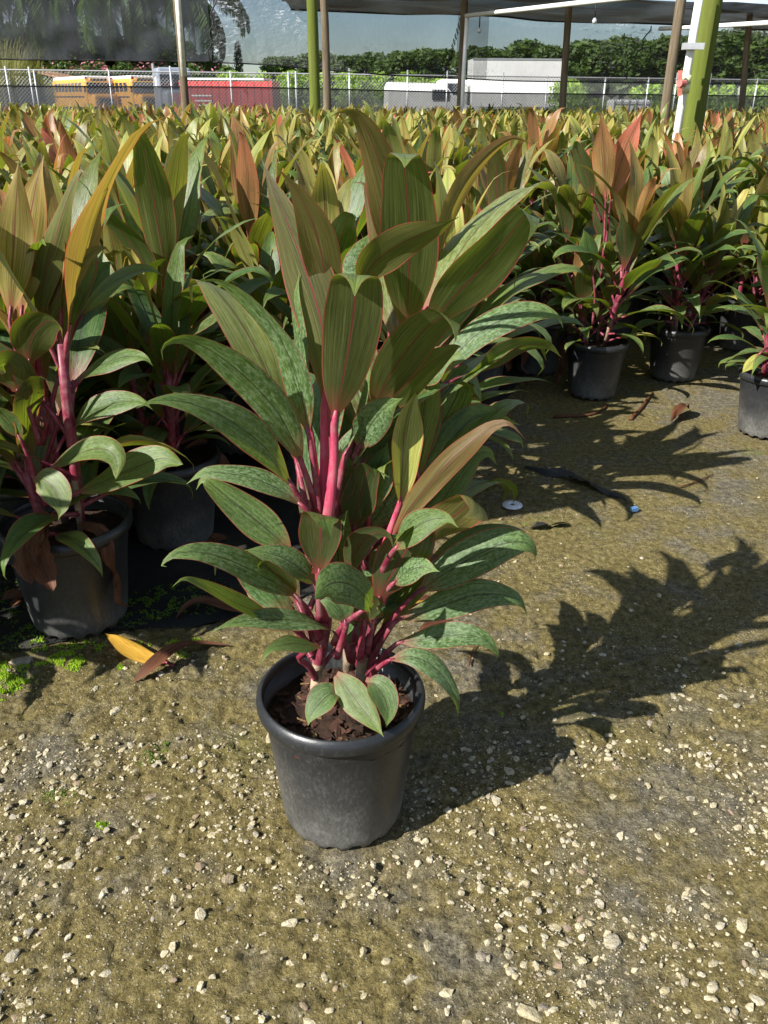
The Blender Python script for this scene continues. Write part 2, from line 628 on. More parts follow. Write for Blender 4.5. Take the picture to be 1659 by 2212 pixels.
def mat_side(x, y):
    """>0 where the black weed mat lies (arrays)"""
    xs = [p[0] for p in MAT_EDGE]
    ys = [p[1] for p in MAT_EDGE]
    e = np.interp(x, xs, ys)
    return np.where(x < 0.98, y - e, -1.0)


def ground_z(x, y):
    fine = np.exp(-np.maximum(np.hypot(x - 0.3, y - 1.6) - 2.6, 0) * 1.2)
    h = (fbm(x, y, 0.8, 2) - 0.5) * 0.03 * sst(0.1, 0.5, np.hypot(x + 0.07, y - 1.16))
    crust = 0.40 * sst(0.34, 0.50, fbm(x + 3, y, 42, 3, 0.6)) + 0.45 * (fbm(x + 3, y, 20, 4, 0.6) - 0.5) - 0.3
    rough = 0.35 + 0.65 * sst(0.40, 0.62, fbm(x, y + 9, 2.0, 3))
    smooth_zone = sst(0.25, 0.8, x + 0.0) * sst(1.75, 2.3, y)
    h = h + crust * 0.017 * rough * fine * (1 - 0.65 * smooth_zone)
    h = h + (fbm(x, y, 85, 2, 0.6) - 0.5) * 0.008 * fine * (1 - 0.5 * smooth_zone)
    return h


def gz(x, y):
    return float(ground_z(np.array([float(x)]), np.array([float(y)]))[0])


xs = np.concatenate([-np.geomspace(400, 2.0, 40), np.arange(-1.9, -1.05, 0.03), np.arange(-1.05, 1.75, 0.0055), np.arange(1.76, 2.6, 0.03), np.geomspace(2.7, 400, 40)])
ys = np.concatenate([-np.geomspace(60, 0.3, 18), np.arange(0.0, 0.5, 0.05), np.arange(0.5, 2.3, 0.0055), np.arange(2.3, 3.6, 0.012), np.arange(3.62, 6, 0.06), np.geomspace(6.1, 900, 50)])
gx, gy = np.meshgrid(xs, ys)
gzv = ground_z(gx, gy)
nx, ny = len(xs), len(ys)
gv = np.stack([gx.ravel(), gy.ravel(), gzv.ravel()], 1)
ii = np.arange(nx * ny).reshape(ny, nx)
gf = np.stack([ii[:-1, :-1].ravel(), ii[:-1, 1:].ravel(), ii[1:, 1:].ravel(), ii[1:, :-1].ravel()], 1)


def big_mesh(name, v, f, mat):
    me = bpy.data.meshes.new(name)
    me.vertices.add(len(v))
    me.vertices.foreach_set('co', v.astype(np.float32).ravel())
    me.loops.add(len(f) * 4)
    me.loops.foreach_set('vertex_index', f.astype(np.int32).ravel())
    me.polygons.add(len(f))
    me.polygons.foreach_set('loop_start', np.arange(0, len(f) * 4, 4, dtype=np.int32))
    me.polygons.foreach_set('loop_total', np.full(len(f), 4, dtype=np.int32))
    me.update()
    me.polygons.foreach_set('use_smooth', np.ones(len(f), dtype=bool))
    me.materials.append(mat)
    me.update(calc_edges=True)
    return me


ground = tag(obj('ground', big_mesh('ground', gv, gf, GROUND)), kind='structure')

# black weed mat under the packed plants
k = NT('weed_mat')
tc = k.n('TexCoord').outputs['Object']
n1 = k.noise(tc, 2.6, 6, 0.65)
n2 = k.noise(tc, 60, 4, 0.7)
wv = k.n('TexWave', wave_type='BANDS')
k.put(wv.inputs['Vector'], tc)
wv.inputs['Scale'].default_value = 90
c = k.mix(k.math('MULTIPLY', k.ramp(n1, [(0.45, 0.0), (0.72, 0.8)]), k.ramp(n2, [(0.3, 0.3), (0.65, 1.0)])), (0.013, 0.013, 0.014), (0.075, 0.066, 0.040))
WEED = k.end(k.pbr(c, 0.7, 0.3, k.bump(k.math('ADD', k.math('MULTIPLY', wv.outputs[0], 0.4), n2), 0.5, 0.004)))
mv, mf = [], []
mxs = np.concatenate([np.linspace(-6, -1.7, 16), np.linspace(-1.65, 0.97, 90)])
rows = np.concatenate([np.linspace(0, 0.6, 30), np.geomspace(0.65, 20, 40)])
for x in mxs:
    e = float(np.interp(x, [p[0] for p in MAT_EDGE], [p[1] for p in MAT_EDGE]))
    e += 0.025 * (vnoise(np.array([x * 9.0]), np.array([3.3]))[0] - 0.5)
    for r in rows:
        y = min(e + r, 15.5)
        mv.append((x, y, 0.0 if r > 0 else -0.004))
mv = np.array(mv)
mv[:, 2] += ground_z(mv[:, 0], mv[:, 1]) + .009 + .008 * vnoise(mv[:, 0] * 6, mv[:, 1] * 6)
nr = len(rows)
for i in range(len(mxs) - 1):
    for j in range(nr - 1):
        mf.append((i * nr + j, (i + 1) * nr + j, (i + 1) * nr + j + 1, i * nr + j + 1))
tag(obj('weed_mat', mesh('weed_mat', mv, mf, [WEED])), 'black woven weed mat lying under the packed potted plants', 'ground cloth')


# stones: a few lumpy flat shapes, shared
def stone_mesh(seed, sub=2):
    import bmesh
    bm = bmesh.new()
    bmesh.ops.create_icosphere(bm, subdivisions=sub, radius=1.0)
    rr = random.Random(seed)
    ax = [Vector((rr.gauss(0, 1), rr.gauss(0, 1), rr.gauss(0, .5))).normalized() for _ in range(9)]
    cut = [rr.uniform(0.45, 0.85) for _ in ax]
    for v in bm.verts:
        p = v.co.copy()
        for a, c in zip(ax, cut):
            d = p.dot(a)
            if d > c:
                p -= a * (d - c) * 0.9
        p *= rr.uniform(0.88, 1.10)
        v.co = Vector((p.x, p.y * 0.8, p.z * 0.42))
    me = bpy.data.meshes.new('stone')
    bm.to_mesh(me)
    bm.free()
    me.materials.append(STONE)
    return me


STONES = [stone_mesh(s, 1 if s % 2 else 2) for s in range(9)]
POTXY = (-0.070, 1.155)


def stone_density(x, y):
    d = 0.30 + 0.9 * (1.45 - y)                       # more towards the viewer
    d += 0.5 * max(0, min(1, (x - 0.1) / 0.4)) * (1 if y < 1.5 else 0)
    d *= 0.35 + 1.3 * float(vnoise(np.array([x * 5.0 + 40]), np.array([y * 5.0]))[0])
    return d


spots = []
while len(spots) < 300:
    y = random.uniform(0.52, 1.75)
    hw = 0.50 * y + 0.18
    x = random.uniform(-hw, hw)
    if y > 1.45 and x < -0.25:
        continue
    if random.random() > stone_density(x, y) or math.hypot(x - POTXY[0], y - POTXY[1]) < 0.13:
        continue
    s = random.choice([0.0058, 0.0065, 0.007, 0.008, 0.009, 0.0105, 0.0125]) * random.uniform(0.8, 1.25)
    if any((x - a) ** 2 + (y - b) ** 2 < (s + c_) ** 2 * 0.9 for a, b, c_ in spots):
        continue
    spots.append((x, y, s))
spots[0] = (*G(585, 1592, 0)[:2], 0.017)
spots[1] = (*G(1320, 1722, 0)[:2], 0.012)
spots[2] = (*G(1325, 2040, 0)[:2], 0.020)
spots[3] = (*G(1600, 2000, 0)[:2], 0.016)
for i, (x, y, s) in enumerate(spots):
    M = Matrix.Translation((x, y, gz(x, y) - s * 0.06)) @ Euler((random.uniform(-.25, .25), random.uniform(-.25, .25), random.uniform(0, 6.3))).to_matrix().to_4x4() @ Matrix.Diagonal((s * random.uniform(.9, 1.5), s * random.uniform(.9, 1.2), s * random.uniform(.7, 1.1), 1))
    obj('stone', STONES[i % 9], ground, M)


def gravel(n, smin, smax, region, name, label=None):
    tmpl = []
    for me in STONES[1::2]:
        v = np.array([q.co[:] for q in me.vertices])
        f = np.array([p.vertices[:] for p in me.polygons])
        tmpl.append((v, f))
    V, F, off, XY = [], [], 0, []
    cnt = 0
    while cnt < n:
        x, y = region()
        if math.hypot(x - POTXY[0], y - POTXY[1]) < 0.12:
            continue
        s = smin + (smax - smin) * random.random() ** 2.5
        v, f = tmpl[cnt % len(tmpl)]
        Rm = np.array(Euler((random.uniform(-.5, .5), random.uniform(-.5, .5), random.uniform(0, 6.3))).to_matrix())
        V.append((v * s) @ Rm.T + np.array([x, y, s * 0.08]))
        XY.append((x, y))
        F.append(f + off)
        off += len(v)
        cnt += 1
    XY = np.array(XY)
    zz = ground_z(XY[:, 0], XY[:, 1])
    for v, z in zip(V, zz):
        v[:, 2] += z
    V = np.concatenate(V)
    F = np.concatenate(F)
    o = obj(name, mesh(name, V, F, [STONE], smooth=False))
    return tag(o, label, 'gravel', kind='stuff')


def batch_region(n, near_bias):
    out = []
    while len(out) < n:
        m = 20000
        y = np.where(rng.random(m) < near_bias, rng.uniform(0.5, 1.35, m), rng.uniform(0.5, 2.7, m))
        x = (rng.random(m) * 2 - 1) * (0.50 * y + 0.2)
        dn = fbm(x, y, 4.5, 3)
        left_grey = np.exp(-(((x + .55) / .35) ** 2 + ((y - 1.25) / .3) ** 2))
        lim = np.maximum(0.05, (dn - 0.42) * 5) * np.where(y < 1.7, 1.2, 0.3) + 0.5 * left_grey
        ok = (rng.random(m) < lim) & (mat_side(x, y) < 0)
        out += list(zip(x[ok], y[ok]))
    random.shuffle(out)
    return iter(out)


_it = batch_region(16000, 0.55)
gravel(13000, 0.0009, 0.0034, lambda: next(_it), 'gravel', 'fine pale limestone gravel scattered in patches over the mossy ground')
_it = batch_region(3000, 0.62)
gravel(2600, 0.0036, 0.0110, lambda: next(_it), 'limestone_chips', 'cream limestone chips half sunk in the mossy ground around the lone pot')

# bright moss
MOSS = foliage_material('moss', (0.20, 0.36, 0.02), (0.42, 0.58, 0.04), (0.35, 0.5, 0.02))
MOSS_D = foliage_material('moss_dark', (0.05, 0.10, 0.008), (0.15, 0.24, 0.015), (0.15, 0.22, 0.01))


def moss(name, patches, mat, label, hgt=0.006):
    pts = []
    for cx, cy, r, n in patches:
        a = rng.uniform(0, 6.28, n)
        q = r * np.sqrt(rng.random(n))
        x, y = cx + q * np.cos(a), cy + q * np.sin(a) * .8
        ok = vnoise(x * 70 + 9, y * 70) + 0.35 * vnoise(x * 260, y * 260) > 0.62
        pts.append(np.stack([x, y, q / r], 1)[ok])
    pts = np.vstack(pts)
    x, y, q = pts.T
    z = ground_z(x, y) + np.where(mat_side(x, y) > 0, .013, -.001)
    m = len(x)
    h = hgt * rng.uniform(.5, 1.3, m) * (1.2 - q * .6)
    w = rng.uniform(.0014, .0028, m)
    t = rng.uniform(0, 6.28, m)
    V = np.zeros((m, 4, 3))
    for kk in range(3):
        V[:, kk] = np.stack([x + w * np.cos(t + kk * 2.094), y + w * np.sin(t + kk * 2.094), z], 1)
    V[:, 3] = np.stack([x + rng.uniform(-1, 1, m) * w, y + rng.uniform(-1, 1, m) * w, z + h], 1)
    b = np.arange(m)[:, None] * 4
    F = np.vstack([b + np.array(c_) for c_ in ((0, 1, 3), (1, 2, 3), (2, 0, 3))])
    return tag(obj(name, mesh(name, V.reshape(-1, 3), F, [mat], smooth=False)), label, 'moss', kind='stuff')


def gp(px, py, r, n):
    p = G(px, py, 0)
    return (p.x, p.y, r, n)


moss('moss', [gp(140, 1425, .038, 1100), (gp(165, 1440, .03, 600)), gp(95, 1437, .02, 300), gp(15, 1450, .05, 1100), gp(40, 1475, .035, 600), gp(5, 1500, .03, 400), gp(60, 1480, .02, 200),
              gp(262, 1443, .009, 120), gp(215, 1400, .02, 200), gp(185, 1395, .02, 200), gp(395, 1415, .015, 130), gp(370, 1390, .02, 120), gp(340, 1440, .01, 80), gp(220, 1782, .012, 160), gp(1080, 1545, .008, 90), gp(150, 1395, .03, 160), gp(95, 1400, .03, 150),
              gp(310, 1397, .02, 100), gp(425, 1390, .014, 90)],
     MOSS, 'bright lime green moss tufts at the foot of the left pot', 0.0075)
moss('moss_film', [gp(290, 1330, .10, 1500), gp(350, 1310, .10, 1200), gp(430, 1300, .12, 900), gp(60, 1370, .12, 1500), gp(20, 1300, .12, 900), gp(1180, 1130, .08, 400), gp(1080, 1135, .05, 250), gp(320, 1640, .03, 300), gp(130, 1720, .035, 350), gp(360, 1610, .02, 150), gp(1330, 985, .06, 250), gp(1620, 975, .06, 250)],
     MOSS_D, 'low dull green moss film spread over mat edge and bare ground', 0.0035)


# ------------------------------------------------------------------ leaves
def catmull(P_, n):
    P_ = np.asarray(P_, float)
    d = np.r_[0, np.cumsum(np.linalg.norm(np.diff(P_, axis=0), axis=1))]
    d /= d[-1]
    ext = np.vstack([2 * P_[0] - P_[1], P_, 2 * P_[-1] - P_[-2]])
    out = []
    for s in np.linspace(0, 1, n):
        i = min(max(np.searchsorted(d, s, side='right') - 1, 0), len(P_) - 2)
        t = (s - d[i]) / (d[i + 1] - d[i])
        p0, p1, p2, p3 = ext[i], ext[i + 1], ext[i + 2], ext[i + 3]
        out.append(0.5 * ((2 * p1) + (-p0 + p2) * t + (2 * p0 - 5 * p1 + 4 * p2 - p3) * t * t + (-p0 + 3 * p1 - 3 * p2 + p3) * t ** 3))
    return np.array(out)


def blade(pts, width, hint, n=28, m=8, fold=16, wave=0.08, tw0=0, tw1=0, seed=0, basew=0.16, amax=0.42, pivot=0.4, camber=0.25, ragged=0.0):
    """returns verts, faces, uv of a leaf blade along a midrib curve; hint = direction the upper side faces at the pivot"""
    rr = np.random.default_rng(seed)
    C = catmull(pts, n + 1)
    T = np.gradient(C, axis=0)
    T /= np.linalg.norm(T, axis=1)[:, None]
    s = np.linspace(0, 1, n + 1)
    ip = int(pivot * n)
    N = np.zeros_like(C)
    h = np.asarray(hint, float)
    N[ip] = h - T[ip] * h.dot(T[ip])
    N[ip] /= np.linalg.norm(N[ip])
    for i in range(ip + 1, n + 1):
        N[i] = N[i - 1] - T[i] * N[i - 1].dot(T[i])
        N[i] /= np.linalg.norm(N[i])
    for i in range(ip - 1, -1, -1):
        N[i] = N[i + 1] - T[i] * N[i + 1].dot(T[i])
        N[i] /= np.linalg.norm(N[i])
    S = np.cross(T, N)
    ang = np.radians(np.where(s > pivot, (s - pivot) / (1 - pivot) * tw1, (pivot - s) / pivot * tw0))
    Nn = N * np.cos(ang)[:, None] + S * np.sin(ang)[:, None]
    S = np.cross(T, Nn)
    N = Nn
    eb = 0.92
    et = eb * (1 - amax) / amax
    prof = (np.maximum(s, 1e-4) / amax) ** eb * (np.maximum(1 - s, 0) / (1 - amax)) ** et
    prof = prof * (1 - 0.30 * sst(0.80, 0.97, s))
    prof = np.maximum(prof, basew * (1 - sst(0, 0.25, s)))
    wob = 1 + 0.05 * np.sin(s * rr.uniform(7, 12) + rr.uniform(0, 6)) * sst(0, .2, s)
    prof[-1] = 0.01
    hw = width * 0.5 * prof * wob
    L = np.sum(np.linalg.norm(np.diff(C, axis=0), axis=1))
    ph = rr.uniform(0, 6.28, 4)
    fr = rr.uniform(5.0, 9.0, 2)
    t = np.linspace(-1, 1, m + 1)
    V = np.zeros((n + 1, m + 1, 3))
    for j, tj in enumerate(t):
        side = 0 if tj < 0 else 1
        a = abs(tj)
        fo = math.radians(fold) * (1.0 - 0.35 * s)
        w = hw * a
        if ragged:
            w = w * (1 + ragged * rr.normal(0, 1, n + 1) * (a > .8))
        lift = w * np.sin(fo) - camber * hw * a * a * 0.55
        wav = wave * width * (a ** 2.2) * np.sin(fr[side] * s * L / 0.3 + ph[side]) * np.minimum(prof, 1)
        V[:, j] = C + S * (np.sign(tj) * w * np.cos(fo))[:, None] + N * (lift + wav)[:, None]
    uv = np.stack(np.meshgrid(s, (t + 1) / 2, indexing='ij'), -1).reshape(-1, 2)
    idx = np.arange((n + 1) * (m + 1)).reshape(n + 1, m + 1)
    # counter-clockwise seen from the upper side
    F = np.stack([idx[:-1, :-1].ravel(), idx[1:, :-1].ravel(), idx[1:, 1:].ravel(), idx[:-1, 1:].ravel()], 1)
    q = V.reshape(-1, 3)
    f0 = F[(ip * m) + m // 2]
    nn = np.cross(q[f0[1]] - q[f0[0]], q[f0[3]] - q[f0[0]])
    if nn.dot(N[ip]) < 0:
        F = F[:, ::-1]
    return q, F, uv


# ------------------------------------------------------------------ pots
def pot_parts(ndiv=64, notches=True):
    prof = [(0.097, 0.008), (0.1035, 0.016), (0.106, 0.030), (0.1085, 0.052), (0.1095, 0.056), (0.122, 0.17), (0.130, 0.232), (0.1305, 0.240)]
    b = MB()
    n = ndiv
    prof = [(0.0, 0.008)] + prof + [(0.1285, 0.240), (0.120, 0.17), (0.108, 0.06), (0.0, 0.05)]
    for i, (r, z) in enumerate(prof):
        for k_ in range(n):
            g = 2 * math.pi * k_ / n
            zz = z
            if notches and i == 1:
                zz = 0.002 if (k_ % 4) < 2 else 0.012
            elif i == 1:
                zz = 0.003
            b.v.append((r * math.cos(g), r * math.sin(g), zz))
    for i in range(len(prof) - 1):
        for k_ in range(n):
            b.f.append((i * n + k_, i * n + (k_ + 1) % n, (i + 1) * n + (k_ + 1) % n, (i + 1) * n + k_))
    r = MB()
    r.lathe([(0.1312, 0.226), (0.1375, 0.2285), (0.1405, 0.234), (0.1412, 0.243), (0.1398, 0.2495), (0.1372, 0.2525), (0.1350, 0.2555), (0.1322, 0.2565), (0.1300, 0.2545), (0.1290, 0.246), (0.1282, 0.236)], n, closed=True)
    return mesh('pot', b.v, b.f, [POT]), mesh('rim', r.v, r.f, [POT])


POT_ME, RIM_ME = pot_parts(64)
POT_LO, RIM_LO = pot_parts(24, False)


def soil_mesh(n=28, rmax=0.1275):
    v, f = [(0, 0, 0.226)], []
    rr = random.Random(4)
    rings = 10
    for i in range(1, rings + 1):
        for k_ in range(n):
            g = 2 * math.pi * k_ / n
            q = rmax * i / rings
            v.append((q * math.cos(g), q * math.sin(g), 0.224 - 0.006 * (i / rings) ** 2 + rr.uniform(-.004, .004)))
    for k_ in range(n):
        f.append((0, 1 + k_, 1 + (k_ + 1) % n))
    for i in range(rings - 1):
        for k_ in range(n):
            a = 1 + i * n
            f.append((a + k_, a + n + k_, a + n + (k_ + 1) % n, a + (k_ + 1) % n))
    return mesh('soil', v, f, [SOIL])


SOIL_ME = soil_mesh()


def chip_mesh(seed):
    rr = random.Random(seed)
    b = MB()
    l, w, h = rr.uniform(.6, 1.2), rr.uniform(.35, .8), rr.uniform(.12, .28)
    v = []
    for z in (-1, 1):
        for x, y in ((-1, -1), (0.1, -1.2), (1, -.8), (1.1, .5), (.2, 1), (-.9, .8)):
            v.append((x * l * rr.uniform(.75, 1.1), y * w * rr.uniform(.75, 1.1), z * h * rr.uniform(.6, 1.2)))
    f = [(5, 4, 3, 2, 1, 0), (6, 7, 8, 9, 10, 11)] + [(i, (i + 1) % 6, 6 + (i + 1) % 6, 6 + i) for i in range(6)]
    return mesh('bark_chip', v, f, [BARK], smooth=False)


CHIPS = [chip_mesh(s) for s in range(8)]

# ------------------------------------------------------------------ the single plant in front
hero = empty('potted_plant', (POTXY[0], POTXY[1], gz(*POTXY) - 0.001))
tag(hero, 'tall ti plant with pink stems standing alone in black pot on bare gravelly ground', 'potted plant')
HI = Matrix.Translation(hero.location).inverted()
hp = obj('pot', POT_ME, hero, Matrix.Diagonal((1, 1, 1.055, 1)))
obj('rim', RIM_ME, hp)
hs = obj('soil', SOIL_ME, hero)
for i in range(230):
    a, q = random.uniform(0, 6.28), 0.122 * math.sqrt(random.random())
    s = random.choice([.004, .005, .0065, .0085, .011])
    z = 0.224 - 0.006 * (q / .1275) ** 2 + s * 0.25
    sx = s * (2.6 if random.random() < 0.12 else 1)
    M = Matrix.Translation((q * math.cos(a), q * math.sin(a), z)) @ Euler((random.uniform(-.5, .5), random.uniform(-.5, .5), random.uniform(0, 6.3))).to_matrix().to_4x4() @ Matrix.Diagonal((sx, s * (.5 if sx > s else 1), s, 1))
    obj('bark_chip', CHIPS[i % 8], hs, M)

YA, YB, YC, YS = 1.145, 1.20, 1.27, 1.10
VIEW_U = (0.0, -0.62, 0.78)
VIEW_D = (0.0, 0.80, 0.10)
LEFT_U = (-0.45, -0.5, 0.74)
seedc = [100]


def px_curve(pts, Y0, Y1):
    d = [0]
    for a, b in zip(pts[:-1], pts[1:]):
        d.append(d[-1] + math.hypot(b[0] - a[0], b[1] - a[1]))
    out = []
    for p, q in zip(pts, d):
        y = lerp(Y0, Y1, q / max(d[-1], 1e-6)) + (p[2] if len(p) > 2 else 0)
        out.append(P(p[0], p[1], y))
    return out


HOST = [hero, HI]


def hero_leaf(pet, bl, Y0, Ym, Y1, w, hint, tint, pr=(0.0066, 0.0038), pm=None, **kw):
    """pet: pixels of the leaf stalk, bl: pixels of the midrib; w: full blade width in pixels"""
    seedc[0] += 1
    kw.setdefault('seed', seedc[0])
    kw.setdefault('amax', 0.42)
    kw.setdefault('wave', 0.12)
    B = px_curve(bl, Ym, Y1)
    wm = w * depth_of(B[len(B) // 2]) / FPX
    host, inv = HOST
    B = [inv @ p for p in B]
    hint = tuple(inv.to_3x3() @ Vector(hint))
    v, f, uv = blade([tuple(p) for p in B], wm, hint, **kw)
    lf = obj('leaf', mesh('leaf', v, f, [LEAF], uv), host)
    lf.color = (*tint, 1)
    if pet:
        A = [inv @ p for p in px_curve(pet, Y0, Ym)]
        A.append(B[0].lerp(B[1], 0.25))
        A = [Vector(p) for p in catmull([tuple(p) for p in A], 9)]
        rad = [lerp(pr[0], pr[1], i / 8) for i in range(9)]
        rad[-1] *= 0.5
        t = MB().tube(A, rad, 8, flat=0.85)
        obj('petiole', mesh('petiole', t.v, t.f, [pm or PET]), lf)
    return lf


def hero_stem(pts, Y0, Y1, rads, name='stem'):
    A = [HI @ p for p in px_curve(pts, Y0, Y1)]
    A = [Vector(p) for p in catmull([tuple(p) for p in A], 16)]
    rr = np.interp(np.linspace(0, 1, 16), np.linspace(0, 1, len(rads)), rads)
    rr = rr * (1 + 0.05 * np.sin(np.arange(16) * 2.2))
    t = MB().tube(A, list(rr), 12)
    n = len(t.f)
    mi = [1 if i < 12 * 3 else 0 for i in range(n)]
    return obj(name, mesh(name, t.v, t.f, [PET, CANE], mi=mi), hero)


hero_stem([(680, 1510), (686, 1440), (696, 1380), (700, 1300), (700, 1180), (702, 1075)], YA, YA, [.0085, .0095, .013, .0145, .0145, .005])
hero_stem([(778, 1470), (785, 1420), (800, 1340), (820, 1270), (842, 1170)], YB, YB, [.009, .011, .013, .011, .003])
hero_stem([(752, 1450), (760, 1300), (780, 1150), (815, 1000), (845, 880)], YC, YC, [.010, .012, .012, .011, .003])
hero_stem([(778, 1560), (768, 1545), (758, 1535)], YS, YS, [.006, .006, .004])

M0 = (0.04, 0.2, 0.75)      # mature and chalky
M1 = (0.10, 0.0, 0.35)
Y0_ = (0.22, 0.35, 0.15)
H = hero_leaf
# stem A: crown
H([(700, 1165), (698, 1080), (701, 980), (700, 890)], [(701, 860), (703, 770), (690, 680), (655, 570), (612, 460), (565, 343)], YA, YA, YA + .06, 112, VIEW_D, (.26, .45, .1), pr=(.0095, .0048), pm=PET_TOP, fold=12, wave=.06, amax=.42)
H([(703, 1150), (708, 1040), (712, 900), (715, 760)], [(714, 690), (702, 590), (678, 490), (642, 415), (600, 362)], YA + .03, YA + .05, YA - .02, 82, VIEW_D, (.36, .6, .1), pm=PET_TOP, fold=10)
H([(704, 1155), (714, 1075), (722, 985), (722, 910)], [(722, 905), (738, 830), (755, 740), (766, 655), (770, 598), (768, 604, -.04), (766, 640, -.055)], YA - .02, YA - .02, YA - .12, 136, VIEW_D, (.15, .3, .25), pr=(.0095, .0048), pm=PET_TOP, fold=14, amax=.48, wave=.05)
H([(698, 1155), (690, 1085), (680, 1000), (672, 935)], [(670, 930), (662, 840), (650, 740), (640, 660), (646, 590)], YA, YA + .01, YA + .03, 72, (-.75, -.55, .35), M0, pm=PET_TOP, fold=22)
H([(698, 1170), (690, 1100), (680, 1020), (668, 945)], [(667, 940), (650, 850), (620, 760), (575, 690), (520, 635), (468, 606), (425, 608)], YA, YA - .02, YA - .06, 80, LEFT_U, M0, fold=18)
H([(690, 1130), (672, 1060), (655, 1010)], [(652, 1000), (628, 940), (590, 878), (530, 815), (460, 760), (395, 732), (352, 748), (352, 778)], YA, YA - .02, YA - .12, 88, LEFT_U, M0, fold=16)
H([(690, 1150), (660, 1100), (635, 1055)], [(628, 1045), (600, 1000), (560, 955), (490, 905), (410, 872), (340, 865), (294, 882)], YA, YA - .03, YA - .16, 84, LEFT_U, M0, fold=14)
H([(690, 1170), (675, 1120), (655, 1095)], [(652, 1092), (615, 1064), (555, 1036), (490, 1022), (440, 1022), (402, 1046)], YA, YA - .03, YA - .05, 60, LEFT_U, M0, fold=20, tw1=15)
H([(692, 1240), (668, 1218), (640, 1200)], [(630, 1195), (590, 1155), (530, 1105), (475, 1062), (440, 1036), (424, 1058)], YA, YA + .02, YA + .04, 82, (-.2, -.6, .77), M1, fold=16)
H([(692, 1340), (690, 1290), (690, 1250)], [(690, 1240), (690, 1190), (692, 1140), (695, 1112), (702, 1128, -.03), (715, 1166, -.04)], YA - .03, YA - .05, YA - .06, 92, VIEW_D, (.08, .2, .25), fold=10, amax=.5, basew=.4, wave=.1)
H([(682, 1410), (668, 1350), (648, 1296)], [(642, 1288), (610, 1268), (555, 1238), (490, 1208), (425, 1192), (372, 1200), (349, 1222), (360, 1224)], YA, YA - .04, YA - .14, 70, LEFT_U, M0, fold=14)
H([(682, 1420), (650, 1370), (610, 1345)], [(600, 1340), (555, 1322), (500, 1298), (440, 1264), (398, 1250), (372, 1268)], YA, YA - .05, YA - .16, 52, LEFT_U, (.12, .1, .3), fold=16)
H([(684, 1440), (668, 1400), (650, 1365)], [(645, 1356), (615, 1330), (580, 1300), (545, 1275), (522, 1256)], YA + .02, YA + .04, YA + .1, 66, (-.2, -.6, .77), M1, fold=16)
H([(757, 1425), (748, 1395), (735, 1375)], [(730, 1370), (690, 1350), (640, 1340), (570, 1338), (510, 1345), (475, 1356), (455, 1368)], YB - .04, YB - .08, YA - .12, 54, (-.1, -.55, .83), M0, fold=16, tw0=60)
H([(684, 1470), (668, 1440), (645, 1420)], [(690, 1396), (655, 1392), (618, 1392), (585, 1402), (570, 1422), (563, 1440)], YA, YA - .06, YA - .14, 56, LEFT_U, M1, fold=18, basew=.5, amax=.34)
H([(700, 1340), (692, 1300), (684, 1268)], [(682, 1262), (650, 1230), (610, 1205), (565, 1192), (526, 1188)], YA - .02, YA - .05, YA - .08, 62, (-.1, -.5, .85), M0, fold=14)
H([(690, 1380), (665, 1320), (640, 1290)], [(636, 1285), (610, 1250), (580, 1225), (560, 1222), (570, 1246)], YA - .02, YA - .03, YA - .07, 60, VIEW_D, M1, fold=18)
H([(722, 1390), (735, 1360), (760, 1335)], [(800, 1318), (790, 1290, -.01), (755, 1262, -.02), (712, 1262, -.03), (680, 1295, -.04)], YA - .02, YA - .05, YA - .10, 92, VIEW_U, M0, fold=10, amax=.55, basew=.35)
H([(728, 1420), (740, 1380), (748, 1350)], [(748, 1345), (735, 1315), (712, 1295), (680, 1290)], YA - .03, YA - .05, YA - .04, 60, VIEW_U, (.04, .2, .3), fold=14)
# stem B
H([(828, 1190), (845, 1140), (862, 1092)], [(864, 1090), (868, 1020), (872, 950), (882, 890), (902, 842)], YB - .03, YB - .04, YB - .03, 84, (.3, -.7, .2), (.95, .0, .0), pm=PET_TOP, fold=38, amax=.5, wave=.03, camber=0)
H([(850, 1180), (880, 1110), (895, 1050)], [(896, 1045), (905, 960), (915, 890), (922, 830), (925, 815, .03), (930, 835, .05)], YB, YB + .01, YB + .02, 70, (-.1, -.8, .4), (.3, .0, .15), fold=14, amax=.5)
H([(832, 1200), (840, 1175)], [(846, 1165), (880, 1105), (925, 1050), (970, 1000), (1010, 962), (1060, 922), (1100, 915), (1136, 950)], YB, YB - .04, YB - .08, 58, (.35, .62, .35), (.42, .75, .0), fold=22, tw1=-60)
H([(846, 1200), (880, 1130), (905, 1090)], [(908, 1085), (945, 1010), (980, 945), (1030, 902), (1080, 905), (1124, 918)], YB, YB + .05, YB + .10, 84, (.35, -.45, .8), M1, fold=16)
H([(850, 1180), (890, 1060), (920, 985)], [(922, 980), (955, 915), (985, 860), (1005, 815), (1035, 850), (1040, 880)], YB + .05, YB + .08, YB + .14, 82, (-.2, -.7, .5), M1, fold=14)
H([(846, 1230), (875, 1180), (905, 1140)], [(910, 1135), (950, 1090), (990, 1030), (1025, 985), (1055, 978), (1074, 1006)], YB, YB + .03, YB + .08, 62, (.25, -.6, .75), (.08, .3, .3), fold=18)
H([(838, 1250), (865, 1215), (890, 1190)], [(895, 1185), (935, 1150), (975, 1120), (1010, 1092), (1028, 1085), (1030, 1110, -.03), (1000, 1118, -.04)], YB - .03, YB - .03, YB - .14, 96, (.2, .75, .3), (.38, .5, .0), fold=14, wave=.14, amax=.5)
H([(792, 1410), (803, 1345), (815, 1300)], [(815, 1298), (838, 1255), (862, 1215), (885, 1175), (890, 1148), (868, 1150, -.04), (850, 1178, -.06)], YB - .05, YB - .07, YB - .07, 112, VIEW_D, (.10, .25, .25), fold=8, amax=.46, wave=.12, basew=.3)
